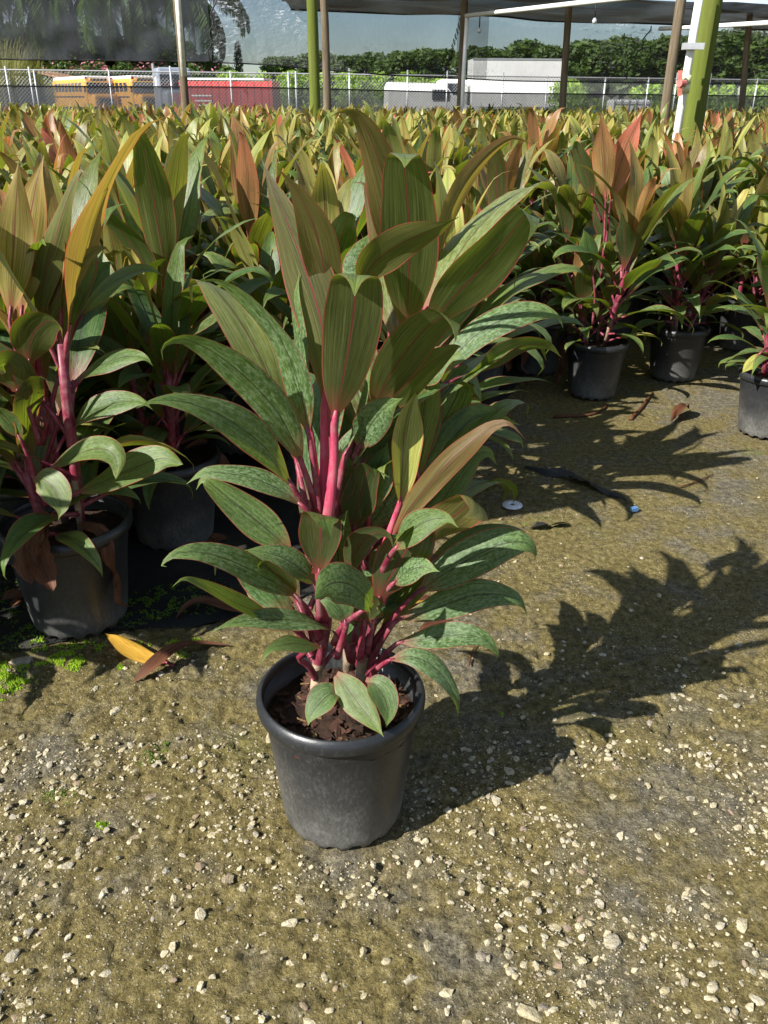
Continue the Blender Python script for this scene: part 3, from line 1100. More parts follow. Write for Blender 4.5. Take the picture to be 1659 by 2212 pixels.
H([(775, 1340), (760, 1290), (755, 1250)], [(752, 1245), (762, 1200), (785, 1165), (815, 1150), (840, 1158), (850, 1185)], YA + .02, YA + .0, YA - .04, 58, (.5, .55, .3), M0, fold=16, tw1=30)
H([(800, 1400), (848, 1335), (895, 1285)], [(905, 1277), (960, 1240), (1020, 1205), (1085, 1175), (1135, 1172), (1157, 1195), (1152, 1215)], YB, YB + .0, YB + .03, 96, (.2, -.62, .76), M0, fold=12, wave=.05)
H([(815, 1300), (870, 1250), (920, 1215)], [(930, 1208), (985, 1180), (1040, 1155), (1100, 1148), (1140, 1158), (1150, 1180)], YB + .04, YB + .06, YB + .10, 52, (.2, -.5, .84), M1, fold=16)
H([(795, 1440), (825, 1385), (852, 1345)], [(860, 1336), (910, 1325), (965, 1305), (1025, 1285), (1085, 1285), (1125, 1300), (1140, 1335)], YB, YB - .03, YB + .02, 74, (.2, -.55, .8), M0, fold=14, wave=.09)
H([(795, 1456), (830, 1415), (858, 1390)], [(862, 1386), (905, 1382), (955, 1375), (1010, 1372), (1052, 1385), (1076, 1415), (1068, 1428)], YB - .02, YB - .05, YB - .06, 60, (.15, -.55, .8), M0, fold=12)
H([(796, 1466), (815, 1445), (838, 1428)], [(842, 1425), (885, 1418), (925, 1432), (960, 1465), (985, 1510), (990, 1550)], YB - .04, YB - .08, YB - .12, 58, (.35, -.5, .8), M0, fold=18)
H([(778, 1420), (782, 1370), (786, 1345)], [(787, 1342), (795, 1315), (812, 1298), (830, 1310)], YB - .06, YB - .08, YB - .10, 66, VIEW_D, (.06, .2, .3), fold=6, wave=.16, basew=.5, amax=.5)
H([(806, 1330), (803, 1300)], [(803, 1296), (800, 1270), (792, 1248), (772, 1258)], YB, YB - .02, YB - .05, 52, (.3, .6, .4), (.8, .0, .0), fold=12, wave=.15)
H([(775, 1440), (772, 1380), (775, 1330)], [(776, 1325), (782, 1270), (790, 1215), (800, 1165)], YB + .02, YB + .04, YB + .06, 70, (-.3, -.75, .5), M0, fold=14)
H([(762, 1420), (748, 1380), (738, 1345)], [(737, 1340), (728, 1310), (718, 1280), (715, 1250)], YB, YB + .02, YB + .03, 50, (.3, -.7, .5), M0)
H([(760, 1430), (762, 1395), (768, 1360)], [(769, 1356), (772, 1320), (778, 1290), (790, 1262)], YB - .02, YB - .03, YB - .02, 58, (.2, -.75, .5), M0)
H([(735, 1190), (748, 1120), (755, 1080)], [(756, 1076), (752, 1020), (762, 960), (790, 900)], YA + .05, YA + .06, YA + .08, 76, (-.2, -.8, .4), M0, fold=12)
H([(718, 1110), (735, 1030), (745, 985)], [(748, 980), (775, 920), (790, 860), (800, 790)], YA, YA + .0, YA + .03, 48, (-.7, -.3, .5), M0, fold=26)
H([(720, 1130), (750, 1050), (775, 1010)], [(780, 1005), (815, 950), (840, 900), (852, 830)], YA + .02, YA + .03, YA + .05, 54, (-.5, -.3, .6), M0, fold=30)
H([(725, 1150), (760, 1070), (790, 1020)], [(795, 1012), (835, 960), (880, 920), (930, 890)], YA + .03, YA + .04, YA + .08, 84, (.1, -.6, .7), M1, fold=14)
H([(716, 1150), (722, 1100)], [(724, 1095), (738, 1050), (745, 1010), (735, 965)], YA + .01, YA + .01, YA + .0, 60, VIEW_D, M1)
H([(790, 1230), (800, 1130), (806, 1060)], [(806, 1055), (812, 1000), (818, 950), (830, 948, -.03), (826, 985, -.05)], YB + .04, YB + .04, YB + .05, 66, VIEW_D, (.1, .2, .3), fold=14)
H([(828, 1200), (832, 1120), (836, 1090)], [(836, 1086), (842, 1050), (846, 1010), (826, 1008, -.03), (830, 1035, -.05)], YB - .01, YB - .01, YB - .01, 62, VIEW_D, (.2, .1, .3), fold=14)
H([(788, 1200), (792, 1150), (796, 1110)], [(797, 1105), (808, 1050), (822, 1000), (838, 955)], YB - .02, YB - .03, YB - .02, 82, (-.3, -.7, .5), M1, fold=14)
H([(766, 1250), (764, 1190), (764, 1150)], [(764, 1145), (772, 1095), (782, 1050), (800, 1010), (812, 1030, -.03)], YB - .01, YB - .03, YB - .06, 78, VIEW_D, (.08, .2, .25), fold=14)
H([(770, 1230), (780, 1180), (790, 1150)], [(792, 1146), (822, 1105), (845, 1060), (852, 1015)], YB + .0, YB - .02, YB - .03, 80, (.2, -.75, .45), M0, fold=16)
H([(752, 1330), (742, 1280), (735, 1240)], [(734, 1235), (730, 1190), (738, 1140), (752, 1100)], YB - .02, YB - .04, YB - .05, 74, (-.2, -.8, .4), M0, fold=14)
H([(815, 1260), (835, 1215), (850, 1190)], [(853, 1186), (885, 1150), (925, 1125), (965, 1120), (990, 1140)], YB - .05, YB - .09, YB - .14, 70, (.15, -.6, .75), M1, fold=16)
H([(800, 1330), (822, 1290), (845, 1265)], [(850, 1260), (880, 1235), (915, 1225), (950, 1235)], YB - .04, YB - .07, YB - .12, 64, (.15, -.6, .75), M0, fold=16)
H([(735, 1090), (756, 1020), (772, 975)], [(775, 970), (800, 920), (832, 880), (870, 860)], YA + .02, YA + .01, YA - .02, 80, (.1, -.65, .6), M0, fold=16)
H([(842, 900), (868, 860), (890, 835)], [(895, 830), (930, 795), (965, 770), (1000, 765)], YC - .02, YC - .05, YC - .08, 78, (.2, -.6, .7), M1, fold=14)
# small shoot at the front of the pot
H([(770, 1546), (752, 1525), (738, 1505)], [(736, 1498), (712, 1500), (690, 1520), (672, 1545), (665, 1568)], YS, YS - .03, YS - .07, 66, (-.25, -.62, .75), M1, fold=18, basew=.4)
H([(768, 1544), (745, 1500), (730, 1465)], [(722, 1452), (745, 1480), (775, 1520), (805, 1558), (829, 1592)], YS, YS - .01, YS - .09, 70, (-.15, -.6, .75), (.22, 0., .4), fold=22, basew=.3)
H([(775, 1540), (780, 1505), (785, 1480)], [(788, 1474), (812, 1482), (832, 1512), (838, 1545), (834, 1572)], YS, YS - .02, YS - .07, 64, (.2, -.6, .75), M1, fold=18, basew=.4)
# tall stem behind
H([(838, 905), (860, 810), (874, 735)], [(875, 725), (882, 640), (884, 540), (880, 430), (872, 345), (874, 333), (876, 345, -.03), (874, 362, -.04)], YC, YC, YC - .12, 138, VIEW_D, (.14, .4, .15), fold=9, amax=.5, wave=.05)
H([(735, 860), (750, 740), (770, 640)], [(776, 622), (805, 572), (850, 535), (905, 508), (955, 488), (992, 468)], YA + .03, YA + .05, YA - .08, 96, (-.25, .78, .15), (.28, .3, .1), fold=12)
H([(842, 900), (866, 760), (872, 640)], [(872, 620), (862, 530), (842, 430), (815, 340), (782, 262), (745, 238), (715, 252)], YC + .03, YC + .05, YC - .05, 96, VIEW_D, (.36, .7, .1), fold=12)
H([(850, 890), (900, 720), (935, 620)], [(940, 600), (960, 500), (995, 415), (1045, 345), (1105, 300), (1150, 312)], YC + .03, YC + .05, YC + .08, 62, (-.55, .6, .3), (.5, .7, .0), fold=30)
H([(848, 885), (880, 800), (915, 735)], [(922, 720), (965, 660), (1020, 600), (1080, 535), (1125, 478), (1142, 462), (1152, 490, -.02), (1140, 520, -.02)], YC - .01, YC - .02, YC - .16, 128, (-.1, .78, .25), (.12, .4, .1), fold=11, amax=.45, wave=.06)
H([(726, 1050), (765, 950), (800, 890)], [(806, 880), (840, 815), (880, 755), (925, 705), (962, 685), (982, 705, -.02), (984, 738, -.03)], YA + .02, YA + .03, YA - .12, 112, (.0, .78, .3), (.14, .4, .2), fold=11, amax=.45, wave=.06)
H([(735, 1060), (780, 960), (815, 905)], [(820, 898), (865, 845), (910, 800), (955, 768), (990, 748), (1008, 768)], YA + .05, YA + .06, YA - .06, 82, (.0, .75, .35), (.16, .3, .1), fold=14)
H([(842, 960), (890, 880), (935, 825)], [(942, 815), (985, 765), (1040, 715), (1105, 682), (1165, 672), (1205, 685), (1216, 708)], YC - .02, YC - .04, YC - .02, 80, (.25, -.5, .8), M0, fold=12)
H([(842, 980), (900, 890), (970, 825)], [(980, 818), (1030, 800), (1085, 768), (1140, 745), (1185, 748), (1213, 772)], YC, YC + .02, YC + .08, 62, (.1, .7, .45), M1, fold=14, tw0=70)
H([(838, 960), (810, 820), (795, 680)], [(793, 660), (788, 600), (790, 540), (800, 500)], YC + .06, YC + .10, YC + .14, 100, (.1, -.9, .3), M0, fold=10)
H([(848, 960), (850, 800), (850, 640)], [(850, 620), (856, 560), (848, 500), (838, 470)], YC + .05, YC + .08, YC + .12, 70, (-.1, -.9, .3), M0, fold=10)
H([(846, 880), (930, 740), (970, 640)], [(975, 620), (1000, 560), (1040, 505), (1085, 460), (1130, 440)], YC + .06, YC + .10, YC + .16, 80, (.2, -.7, .6), (.5, .1, .1), fold=12)
H([(838, 920), (842, 760), (846, 660)], [(846, 650), (835, 560), (815, 470), (790, 400), (760, 395)], YC + .05, YC + .08, YC + .14, 60, (-.4, .6, .4), (.4, .7, .1), fold=20)

# ------------------------------------------------------------------ field plants: leaf library
def lib_leaf(kind, seed):
    rr = random.Random(seed)
    Lp, Lb, e0, droop, w = {
        'spear': (.07, .36, 82, rr.uniform(0, 24), .078),
        'young': (.08, .38, 74, rr.uniform(20, 75), .088),
        'mid': (.09, .38, 60, rr.uniform(45, 95), .090),
        'low': (.08, .31, 40, rr.uniform(40, 90), .076),
        'basal': (.07, .22, 24, rr.uniform(40, 75), .058)}[kind]
    Lb *= rr.uniform(.9, 1.12)
    n = 40
    L = Lp + Lb
    pts = [(0.0, 0.0, 0.0)]
    x = z = 0.0
    yb = 0.0
    bend = rr.uniform(-.5, .5)
    curl = rr.uniform(10, 150)
    for i in range(n):
        s = (i + .5) / n
        e = math.radians(e0 - droop * s ** 1.6 - curl * max(0, (s - .82) / .18) ** 1.5)
        ds = L / n
        x += math.cos(e) * ds
        z += math.sin(e) * ds
        yb += bend * s * ds * 0.35
        pts.append((x, yb, z))
    ib = int(n * Lp / L)
    B = pts[ib::5]
    if B[-1] != pts[-1]:
        B.append(pts[-1])
    em = math.radians(e0 - droop * .4)
    hint = (-math.sin(em), 0, math.cos(em))
    lowres = dict(n=14, m=4)
    v, f, uv = blade(B, w * rr.uniform(.9, 1.1), hint, fold=rr.uniform(10, 32), wave=rr.uniform(.05, .16), tw0=rr.uniform(-25, 25), tw1=rr.uniform(-45, 45), seed=seed, amax=rr.uniform(.37, .46), **lowres)
    A = pts[:ib + 2:max(1, ib // 4)]
    if A[-1] != pts[ib + 1]:
        A.append(pts[ib + 1])
    t = MB().tube(A, [lerp(.0068, .0042, i / (len(A) - 1)) for i in range(len(A))], 5, cap=False)
    return dict(v=v, f=f, uv=uv, pv=np.array(t.v), pf=np.array(t.f))


LIB = {}
for ki, kind in enumerate(('spear', 'young', 'mid', 'low', 'basal')):
    LIB[kind] = []
    for j in range(6):
        d = lib_leaf(kind, 1000 + ki * 10 + j)
        nv = len(d['v'])
        V = np.vstack([d['v'], d['pv']])
        F = d['f'].tolist() + (d['pf'] + nv).tolist()
        UV = np.vstack([d['uv'], np.tile([[0.02, 0.5]], (len(d['pv']), 1))])
        mi = [0] * len(d['f']) + [1] * len(d['pf'])
        d['me'] = mesh('leaf', V, F, [LEAF, PET], UV, mi)
        LIB[kind].append(d)

rb = random.Random(77)
for (bx, by, z0, z1, n_l) in ((-.045, -.02, .30, .66, 9), (.03, .03, .30, .60, 9), (.0, .09, .34, .80, 13)):
    for i in range(n_l):
        t_ = i / (n_l - 1)
        az = math.pi / 2 + rb.uniform(-.75, .75) if i % 3 else rb.uniform(.35, .8)
        kd = 'low' if t_ < .3 else 'mid'
        lx, ly = bx + .10 * t_ * (1 if bx > -.02 else 0), by
        M = Matrix.Translation((lx, ly, lerp(z0, z1, t_))) @ Matrix.Rotation(az, 4, 'Z') @ Matrix.Scale(rb.uniform(.72, .92), 4)
        o = obj('leaf', LIB[kd][rb.randrange(6)]['me'], hero, M)
        o.color = (rb.uniform(.0, .12) if t_ < .8 else .3, rb.uniform(0, .3), rb.uniform(.2, .6), 1)

dry_v, dry_f, dry_uv = blade([(0, 0, 0), (.05, 0, .012), (.088, .01, -.01), (.108, .0, -.07), (.100, .028, -.13), (.118, .012, -.19), (.108, .04, -.22)], .058, (0, 0, 1), n=22, m=6, fold=50, wave=.5, tw0=40, tw1=120, seed=5, ragged=.12, amax=.55, basew=.06)
DRY_ME = mesh('dry_leaf', dry_v, dry_f, [DRY], dry_uv)


def youth_tint(rr, t):
    """tint of a leaf at relative height t (pinkness is set per plant)"""
    if t > .86:
        return (rr.choice([.3, .55, .8, .95, 1.0]), rr.uniform(-.3, .3), rr.uniform(0, .2))
    if t > .74:
        return (rr.choice([.02, .08, .2, .55]), rr.uniform(-.3, .3), rr.uniform(0, .4))
    if t > .3:
        return (rr.uniform(.0, .15), rr.uniform(-.3, .3), rr.uniform(.1, .5))
    if rr.random() < .12:
        return (.7, -1, 0)
    return (rr.uniform(.0, .18), -1, rr.uniform(.1, .55))


PALETTE = [('yellow green', .02), ('cream yellow', .12), ('yellow', .2), ('orange', .5), ('coral pink', .95)]


def where(x, y):
    px = 829.5 + FPX * x / (y * .902)
    if y < 4.6:
        if x < -.1:
            return 'among the shaded pots near the mossy pot'
        return 'in the front rows beside the open aisle'
    near_far = 'in the middle rows' if y < 8 else ('in the back rows' if y < 12 else 'in the last rows')
    for lim, nm in ((330, 'in line with the yellow buses'), (560, 'in line with the red container'), (860, 'around the green mossy post'), (1240, 'in line with the white box truck'), (1430, 'short of the dark leaning post'), (9999, 'around the thick green post')):
        if px < lim:
            return near_far + ' ' + nm


def make_proto(seed):
    rr = random.Random(seed)
    leaves, stems = [], []
    ns = 3
    a0 = rr.uniform(0, 6.28)
    for si in range(ns):
        a = a0 + si * 6.28 / ns + rr.uniform(-.4, .4)
        bx, by = .045 * math.cos(a), .045 * math.sin(a)
        lean = rr.uniform(.03, .16)
        Hs = [rr.uniform(.40, .48), rr.uniform(.26, .40), rr.uniform(.15, .30)][si]
        top = Vector((bx + lean * math.cos(a) * Hs * 2, by + lean * math.sin(a) * Hs * 2, .22 + Hs))
        base = Vector((bx, by, .215))
        stems.append((base, top))
        nl = 24 if Hs > .3 else 17
        az = rr.uniform(0, 6.28)
        for i in range(nl):
            t = i / (nl - 1)
            p = base.lerp(top, .10 + .90 * t)
            az += 2.4 + rr.uniform(-.35, .35)
            if t > .88:
                kind = 'spear'
            elif t > .62:
                kind = 'young'
            elif t > .34:
                kind = 'mid'
            elif t > .12:
                kind = 'low'
            else:
                kind = 'basal'
            tilt = math.atan2(lean * 2, 1) * .6
            sc = rr.uniform(.82, 1.12) * (1.0 if Hs > .3 else .82)
            M = Matrix.Translation(p) @ Matrix.Rotation(tilt, 4, Vector((-math.sin(a), math.cos(a), 0))) @ Matrix.Rotation(az, 4, 'Z') @ Matrix.Diagonal((sc, sc, sc, 1))
            leaves.append((kind, rr.randrange(6), M, t, youth_tint(rr, t * (1 if Hs > .3 else .9))))
    nd = rr.choice([0, 1, 1, 2, 3])
    dry = []
    for _ in range(nd):
        a = rr.uniform(0, 6.28)
        dry.append(Matrix.Translation((.05 * math.cos(a), .05 * math.sin(a), .255)) @ Matrix.Rotation(a, 4, 'Z') @ Matrix.Diagonal((rr.uniform(.85, 1.05),) * 3 + (1,)))
    return leaves, stems, dry


PROTOS = [make_proto(300 + i) for i in range(10)]
STEM_ME = []
for leaves, stems, dry in PROTOS:
    row = []
    for b, t in stems:
        tb = MB().tube([b, b.lerp(t, .33), b.lerp(t, .66), t], [.009, .011, .012, .009], 8)
        row.append(mesh('stem', tb.v, tb.f, [PET, CANE], mi=[1 if i < 4 else 0 for i in range(len(tb.f))]))
    STEM_ME.append(row)


def full_plant(i, x, y, rz, sc, label, group, hi=True, keep=1.0, rim=True, pink=None, thin=0.0):
    leaves, stems, dry = PROTOS[i]
    z = gz(x, y) + (.010 if float(mat_side(np.array([x]), np.array([y]))[0]) > 0 else 0.0)
    root = empty('potted_plant', (x, y, z), rz, sc)
    tag(root, label, 'potted plant', group)
    p = obj('pot', POT_ME if hi else POT_LO, root)
    if rim:
        obj('rim', RIM_ME if hi else RIM_LO, p)
        obj('soil', SOIL_ME, root)
    for s in STEM_ME[i]:
        obj('stem', s, root)
    for kind, j, M, t, tint in leaves:
        if t < 1 - keep or random.random() < thin:
            continue
        o = obj('leaf', LIB[kind][j]['me'], root, M)
        f = random.uniform(.75, 1.15)
        o.color = (min(1, tint[0] * f), min(1, max(0, tint[1] + random.uniform(-.1, .1) + (.3 if pink is None else pink))), tint[2], 1)
    if rim:
        for M in dry:
            obj('dry_leaf', DRY_ME, root, M)
    return root


def proto_arrays(i, keep, thin=1, pink=.2):
    leaves, stems, dry = PROTOS[i]
    V, F, UV, C, off = [], [], [], [], 0
    for kind, j, M, t, tint in leaves:
        if t < 1 - keep:
            continue
        d = LIB[kind][j]
        Mn = np.array(M)
        v = d['v'] @ Mn[:3, :3].T + Mn[:3, 3]
        f, uv = d['f'], d['uv']
        if thin > 1:                      # every second ring and column of the 15 x 5 blade
            g = np.arange(75).reshape(15, 5)[::2, ::2]
            v, uv = v[g.ravel()], uv[g.ravel()]
            q = np.arange(g.size).reshape(g.shape)
            f2 = np.stack([q[:-1, :-1].ravel(), q[1:, :-1].ravel(), q[1:, 1:].ravel(), q[:-1, 1:].ravel()], 1)
            e1 = d['v'][f[0][1]] - d['v'][f[0][0]]
            f = f2 if f[0][0] == 0 else f2[:, ::-1]
        V.append(v)
        F.append(f + off)
        UV.append(uv)
        C.append(np.tile([[tint[0], min(1, max(0, tint[1] + pink)), tint[2], 1]], (len(v), 1)))
        off += len(v)
    return np.vstack(V), np.vstack(F), np.vstack(UV), np.vstack(C)


FOL_ME = []
for i in range(10):
    FOL_ME.append([])
    for pn, pk in PALETTE:
        V, F, UV, C = proto_arrays(i, .66, 1, pk)
        FOL_ME[i].append(mesh('foliage', V, F, [LEAF_FAR], UV, colors=C))

# wall line of the shade house (left end nearer than the right end)
WALL = lambda x: 17.9 + (x + 6.6) * 0.33

FRONT = [
    (-0.735, 1.765, 0, 1.06, 'ti plant in black pot beside lime moss, brown dead leaves hanging over its rim'),
    (-0.60, 2.20, 3, 1.02, 'ti plant in shaded black pot directly behind the mossy pot'),
    (-0.235, 2.62, 5, 1.00, 'ti plant in black pot on dark mat behind the lone plant'),
    (0.13, 2.36, 2, 0.98, 'ti plant in black pot at the corner of the block behind the lone plant'),
    (0.905, 3.60, 7, 0.96, 'ti plant in black pot at aisle edge with one coral red spear leaf'),
    (1.335, 3.86, 4, 0.96, 'ti plant in black pot with leaf shadows striping its side, beside the coral spear plant'),
    (1.475, 3.13, 9, 0.96, 'ti plant in black pot standing forward in aisle with yellow leaf over its rim'),
    (0.72, 3.98, 1, 0.98, 'ti plant in grey dusty pot half behind the coral spear plant'),
]
placed = []
roots = []
for n_, (x, y, i, s, lb) in enumerate(FRONT):
    r = full_plant(i, x, y, [2.2, .7, 4.0, 5.1, 1.3, 3.3, .2, 2.9][n_], s, lb, None, thin=.45 if n_ == 0 else 0.0, pink=[.5, .1, .2, .1, .6, .1, .2, .3][n_])
    roots.append(r)
    placed.append((x, y))


def use_host(r):
    HOST[0] = r
    M = Matrix.Translation(r.location) @ Matrix.Rotation(r.rotation_euler.z, 4, 'Z') @ Matrix.Diagonal((r.scale.x,) * 3 + (1,))
    HOST[1] = M.inverted()


# leaves of the plant in the mossy pot
use_host(roots[0])
YL = 1.72
H([(52, 900), (48, 760), (45, 690)], [(46, 680), (52, 590), (62, 490), (78, 400), (95, 335)], YL, YL, YL + .02, 78, (.1, .85, .1), (.95, .35, .0), fold=14)
H([(70, 930), (40, 780), (20, 690)], [(22, 680), (25, 600), (30, 520), (35, 430), (40, 345)], YL - .02, YL - .03, YL - .02, 80, (-.1, .85, .1), (.8, .3, .0), fold=14)
H([(80, 920), (85, 800), (78, 715)], [(80, 705), (95, 610), (118, 520), (145, 430), (172, 372), (186, 375), (190, 395)], YL, YL + .02, YL - .05, 62, (.3, .75, .2), (.3, .1, .1), fold=18, tw1=-25)
H([(75, 930), (70, 840), (62, 790)], [(62, 785), (64, 745), (78, 712), (104, 694), (128, 702, -.01), (136, 735, -.02)], YL - .03, YL - .05, YL - .12, 92, (-.1, .85, .2), (.14, .3, .2), fold=14, amax=.36, basew=.25)
H([(85, 960), (60, 880), (40, 850)], [(38, 848), (30, 815), (25, 795), (10, 782), (-25, 800)], YL - .04, YL - .07, YL - .12, 90, (.0, .8, .3), (.1, .3, .3), fold=10, basew=.3)
H([(62, 900), (75, 800), (85, 740)], [(90, 730), (115, 650), (150, 590), (190, 552), (225, 535), (242, 555)], YL + .02, YL + .02, YL - .02, 56, (.45, .6, .3), (.35, .3, .1), fold=24)
H([(110, 1080), (112, 1035), (112, 1010)], [(110, 1008), (150, 990), (195, 972), (232, 972), (252, 995), (250, 1035)], YL - .02, YL - .04, YL - .13, 62, (.1, -.55, .8), (.18, .0, .35), fold=16, amax=.55)
H([(130, 1090), (140, 1080), (155, 1070)], [(165, 1065), (220, 1042), (290, 1012), (350, 990), (395, 1003)], YL, YL - .02, YL - .06, 72, (.1, -.65, .75), (.14, .0, .2), fold=12, amax=.58)
H([(100, 1090), (88, 1060), (75, 1040)], [(72, 1035), (95, 1036), (120, 1060), (132, 1095), (126, 1122)], YL - .05, YL - .10, YL - .16, 66, (.1, -.65, .7), (.25, .0, .3), fold=14)
H([(95, 1060), (120, 980), (150, 930)], [(155, 925), (200, 890), (255, 870), (305, 868), (330, 885)], YL + .02, YL + .02, YL - .02, 66, (.1, -.5, .85), M1, fold=16)
H([(95, 1010), (130, 900), (165, 830)], [(170, 822), (215, 790), (265, 772), (310, 772), (330, 790)], YL + .04, YL + .05, YL + .02, 62, (.1, -.5, .85), M1, fold=16)
H([(92, 960), (130, 800), (170, 690)], [(176, 680), (220, 630), (270, 595), (320, 582), (352, 596)], YL + .03, YL + .05, YL + .05, 60, (.2, -.4, .85), M1, fold=18)
H([(80, 1050), (60, 985), (45, 950)], [(42, 945), (20, 910), (0, 890), (-30, 880)], YL - .03, YL - .06, YL - .1, 60, (-.2, -.5, .8), M1, fold=16)
for pp in ([(112, 1135), (95, 1120), (78, 1140), (62, 1185), (60, 1230), (68, 1262)], [(118, 1135), (102, 1130), (86, 1165), (85, 1200), (100, 1240), (115, 1277)]):
    q = [HOST[1] @ p for p in px_curve(pp, YL - .06, YL - .185)]
    v, f, uv = blade([tuple(p) for p in q], .055, tuple(HOST[1].to_3x3() @ Vector((.2, -.8, .3))), n=24, m=6, fold=34, wave=.3, seed=len(pp) + int(pp[0][0]), amax=.62, basew=.05, ragged=.1)
    obj('dry_leaf', mesh('dry_leaf', v, f, [DRY], uv), roots[0])
# coral spear and its neighbour at the aisle edge
use_host(roots[4])
H([(1300, 600), (1312, 500), (1318, 440)], [(1320, 430), (1335, 370), (1358, 305), (1388, 240)], 3.60, 3.58, 3.55, 58, (.25, .8, .2), (1.0, 1.0, .0), fold=10)
H([(1298, 600), (1305, 520), (1308, 440)], [(1308, 430), (1306, 360), (1302, 300), (1298, 244)], 3.56, 3.52, 3.50, 52, (.0, .85, .1), (.8, .75, .0), fold=10)
H([(1280, 700), (1285, 640), (1280, 590)], [(1278, 585), (1272, 545), (1265, 510), (1260, 495)], 3.5, 3.46, 3.44, 46, (0, -.8, .4), (.06, 0, .1), fold=12)
H([(1300, 480), (1285, 440)], [(1282, 430), (1268, 380), (1255, 340), (1240, 310), (1236, 330, -.02)], 3.56, 3.54, 3.50, 42, (-.2, .8, .2), (.15, .3, .1), fold=12)
use_host(roots[6])
H([(1655, 752), (1645, 760)], [(1640, 764), (1628, 780), (1612, 796), (1603, 806)], 3.10, 3.04, 2.98, 26, (-.2, -.5, .8), (1.0, .0, .0), fold=18)
HOST[0], HOST[1] = hero, HI

BX = [-8, -2.6, -1.9, -1.25, -0.85, -0.3, 0.2, 0.55, 0.75, 1.0, 1.5, 1.75, 2.2, 3.0, 9]
BY = [0.4, 0.7, 1.0, 1.35, 2.15, 2.75, 2.75, 3.4, 4.2, 4.25, 4.3, 3.9, 3.55, 3.3, 3.0]
cand = []
ca, sa = math.cos(R(38)), math.sin(R(38))
for iu in range(-80, 80):
    for iv in range(-80, 80):
        gu = iu * 0.37 + (iv % 2) * 0.185
        gv_ = iv * 0.345
        x = gu * ca - gv_ * sa + random.uniform(-.05, .05)
        y = gu * sa + gv_ * ca + 2.0 + random.uniform(-.05, .05)
        if y < 0.9 or y > WALL(x) - 1.0:
            continue
        if y < np.interp(x, BX, BY) or abs(x) > 0.47 * y + (0.75 if y < 4 else 0.45):
            continue
        if any((x - a) ** 2 + (y - b) ** 2 < 0.33 ** 2 for a, b in placed):
            continue
        cand.append((x, y))
POSTS_XY = []
cand.sort(key=lambda p: p[1])
near, mid_, far_ = cand[:110], cand[110:292], cand[292:]
PW = [0, 0, 0, 1, 1, 1, 2, 3, 4, 4, 4]
for n_, (x, y) in enumerate(near):
    ip = random.choice(PW)
    wh = where(x, y)
    full_plant(random.randrange(10), x, y, random.uniform(0, 6.28), random.uniform(.92, 1.04),
               '%s topped ti plant %s' % (PALETTE[ip][0], wh), 'ti plants ' + wh,
               hi=y < 3.5, keep=1.0 if y < 4.2 else .8, rim=y < 4.5, pink=PALETTE[ip][1])
for n_, (x, y) in enumerate(mid_):
    i, ip = random.randrange(10), random.choice(PW)
    wh = where(x, y)
    root = empty('potted_plant', (x, y, gz(x, y) + (.01 if x < .98 else 0)), random.uniform(0, 6.28), random.uniform(.92, 1.06))
    tag(root, '%s topped ti plant %s' % (PALETTE[ip][0], wh), 'potted plant', 'ti plants ' + wh)
    obj('pot', POT_LO, root)
    obj('foliage', FOL_ME[i][ip], root)
V, F, UV, C, off = [], [], [], [], 0
ARR = [proto_arrays(i % 10, .5, 2, PALETTE[PW[i // 3 % 11]][1]) for i in range(30)]
for x, y in far_:
    v, f, uv, c = ARR[random.randrange(30)]
    a, s = random.uniform(0, 6.28), random.uniform(.9, 1.07)
    Rm = np.array([[math.cos(a), -math.sin(a), 0], [math.sin(a), math.cos(a), 0], [0, 0, 1]]) * s
    V.append(v @ Rm.T + np.array([x, y, 0]))
    F.append(f + off)
    UV.append(uv)
    C.append(c)
    off += len(v)
if V:
    tag(obj('plant_rows', mesh('plant_rows', np.vstack(V), np.vstack(F), [LEAF_FAR], np.vstack(UV), colors=np.vstack(C))),
        'farthest mass of yellow green ti plant tops below the black screens', 'plants', kind='stuff')
print('plants', len(near), len(mid_), len(far_))

# ------------------------------------------------------------------ fallen leaves and litter
def ground_leaf(name, pix, w, mat, label, cat, lift=0.012, hint=(0, -.2, 1), heights=None, group=None, **kw):
    pts = []
    for i, (px, py) in enumerate(pix):
        h = heights[i] if heights else lift * (0.3 + math.sin(math.pi * i / (len(pix) - 1)))
        p = G(px, py, h)
        pts.append((p.x, p.y, h + gz(p.x, p.y)))
    kw.setdefault('seed', len(label))
    kw.setdefault('fold', 18)
    kw.setdefault('wave', .12)
    v, f, uv = blade(pts, w, hint, n=20, m=6, **kw)
    return tag(obj(name, mesh(name, v, f, [mat], uv)), label, cat, group)


def stalk(name, pix, r, mat, label, cat, z=0.006, heights=None, group=None):
    pts = []
    for i, (px, py) in enumerate(pix):
        h = heights[i] if heights else z
        p = G(px, py, h)
        pts.append(Vector((p.x, p.y, h + gz(p.x, p.y))))
    pts = [Vector(q) for q in catmull([tuple(q) for q in pts], 14)]
    t = MB().tube(pts, [r * (1 - .4 * i / 13) for i in range(14)], 6)
    return tag(obj(name, mesh(name, t.v, t.f, [mat])), label, cat, group)


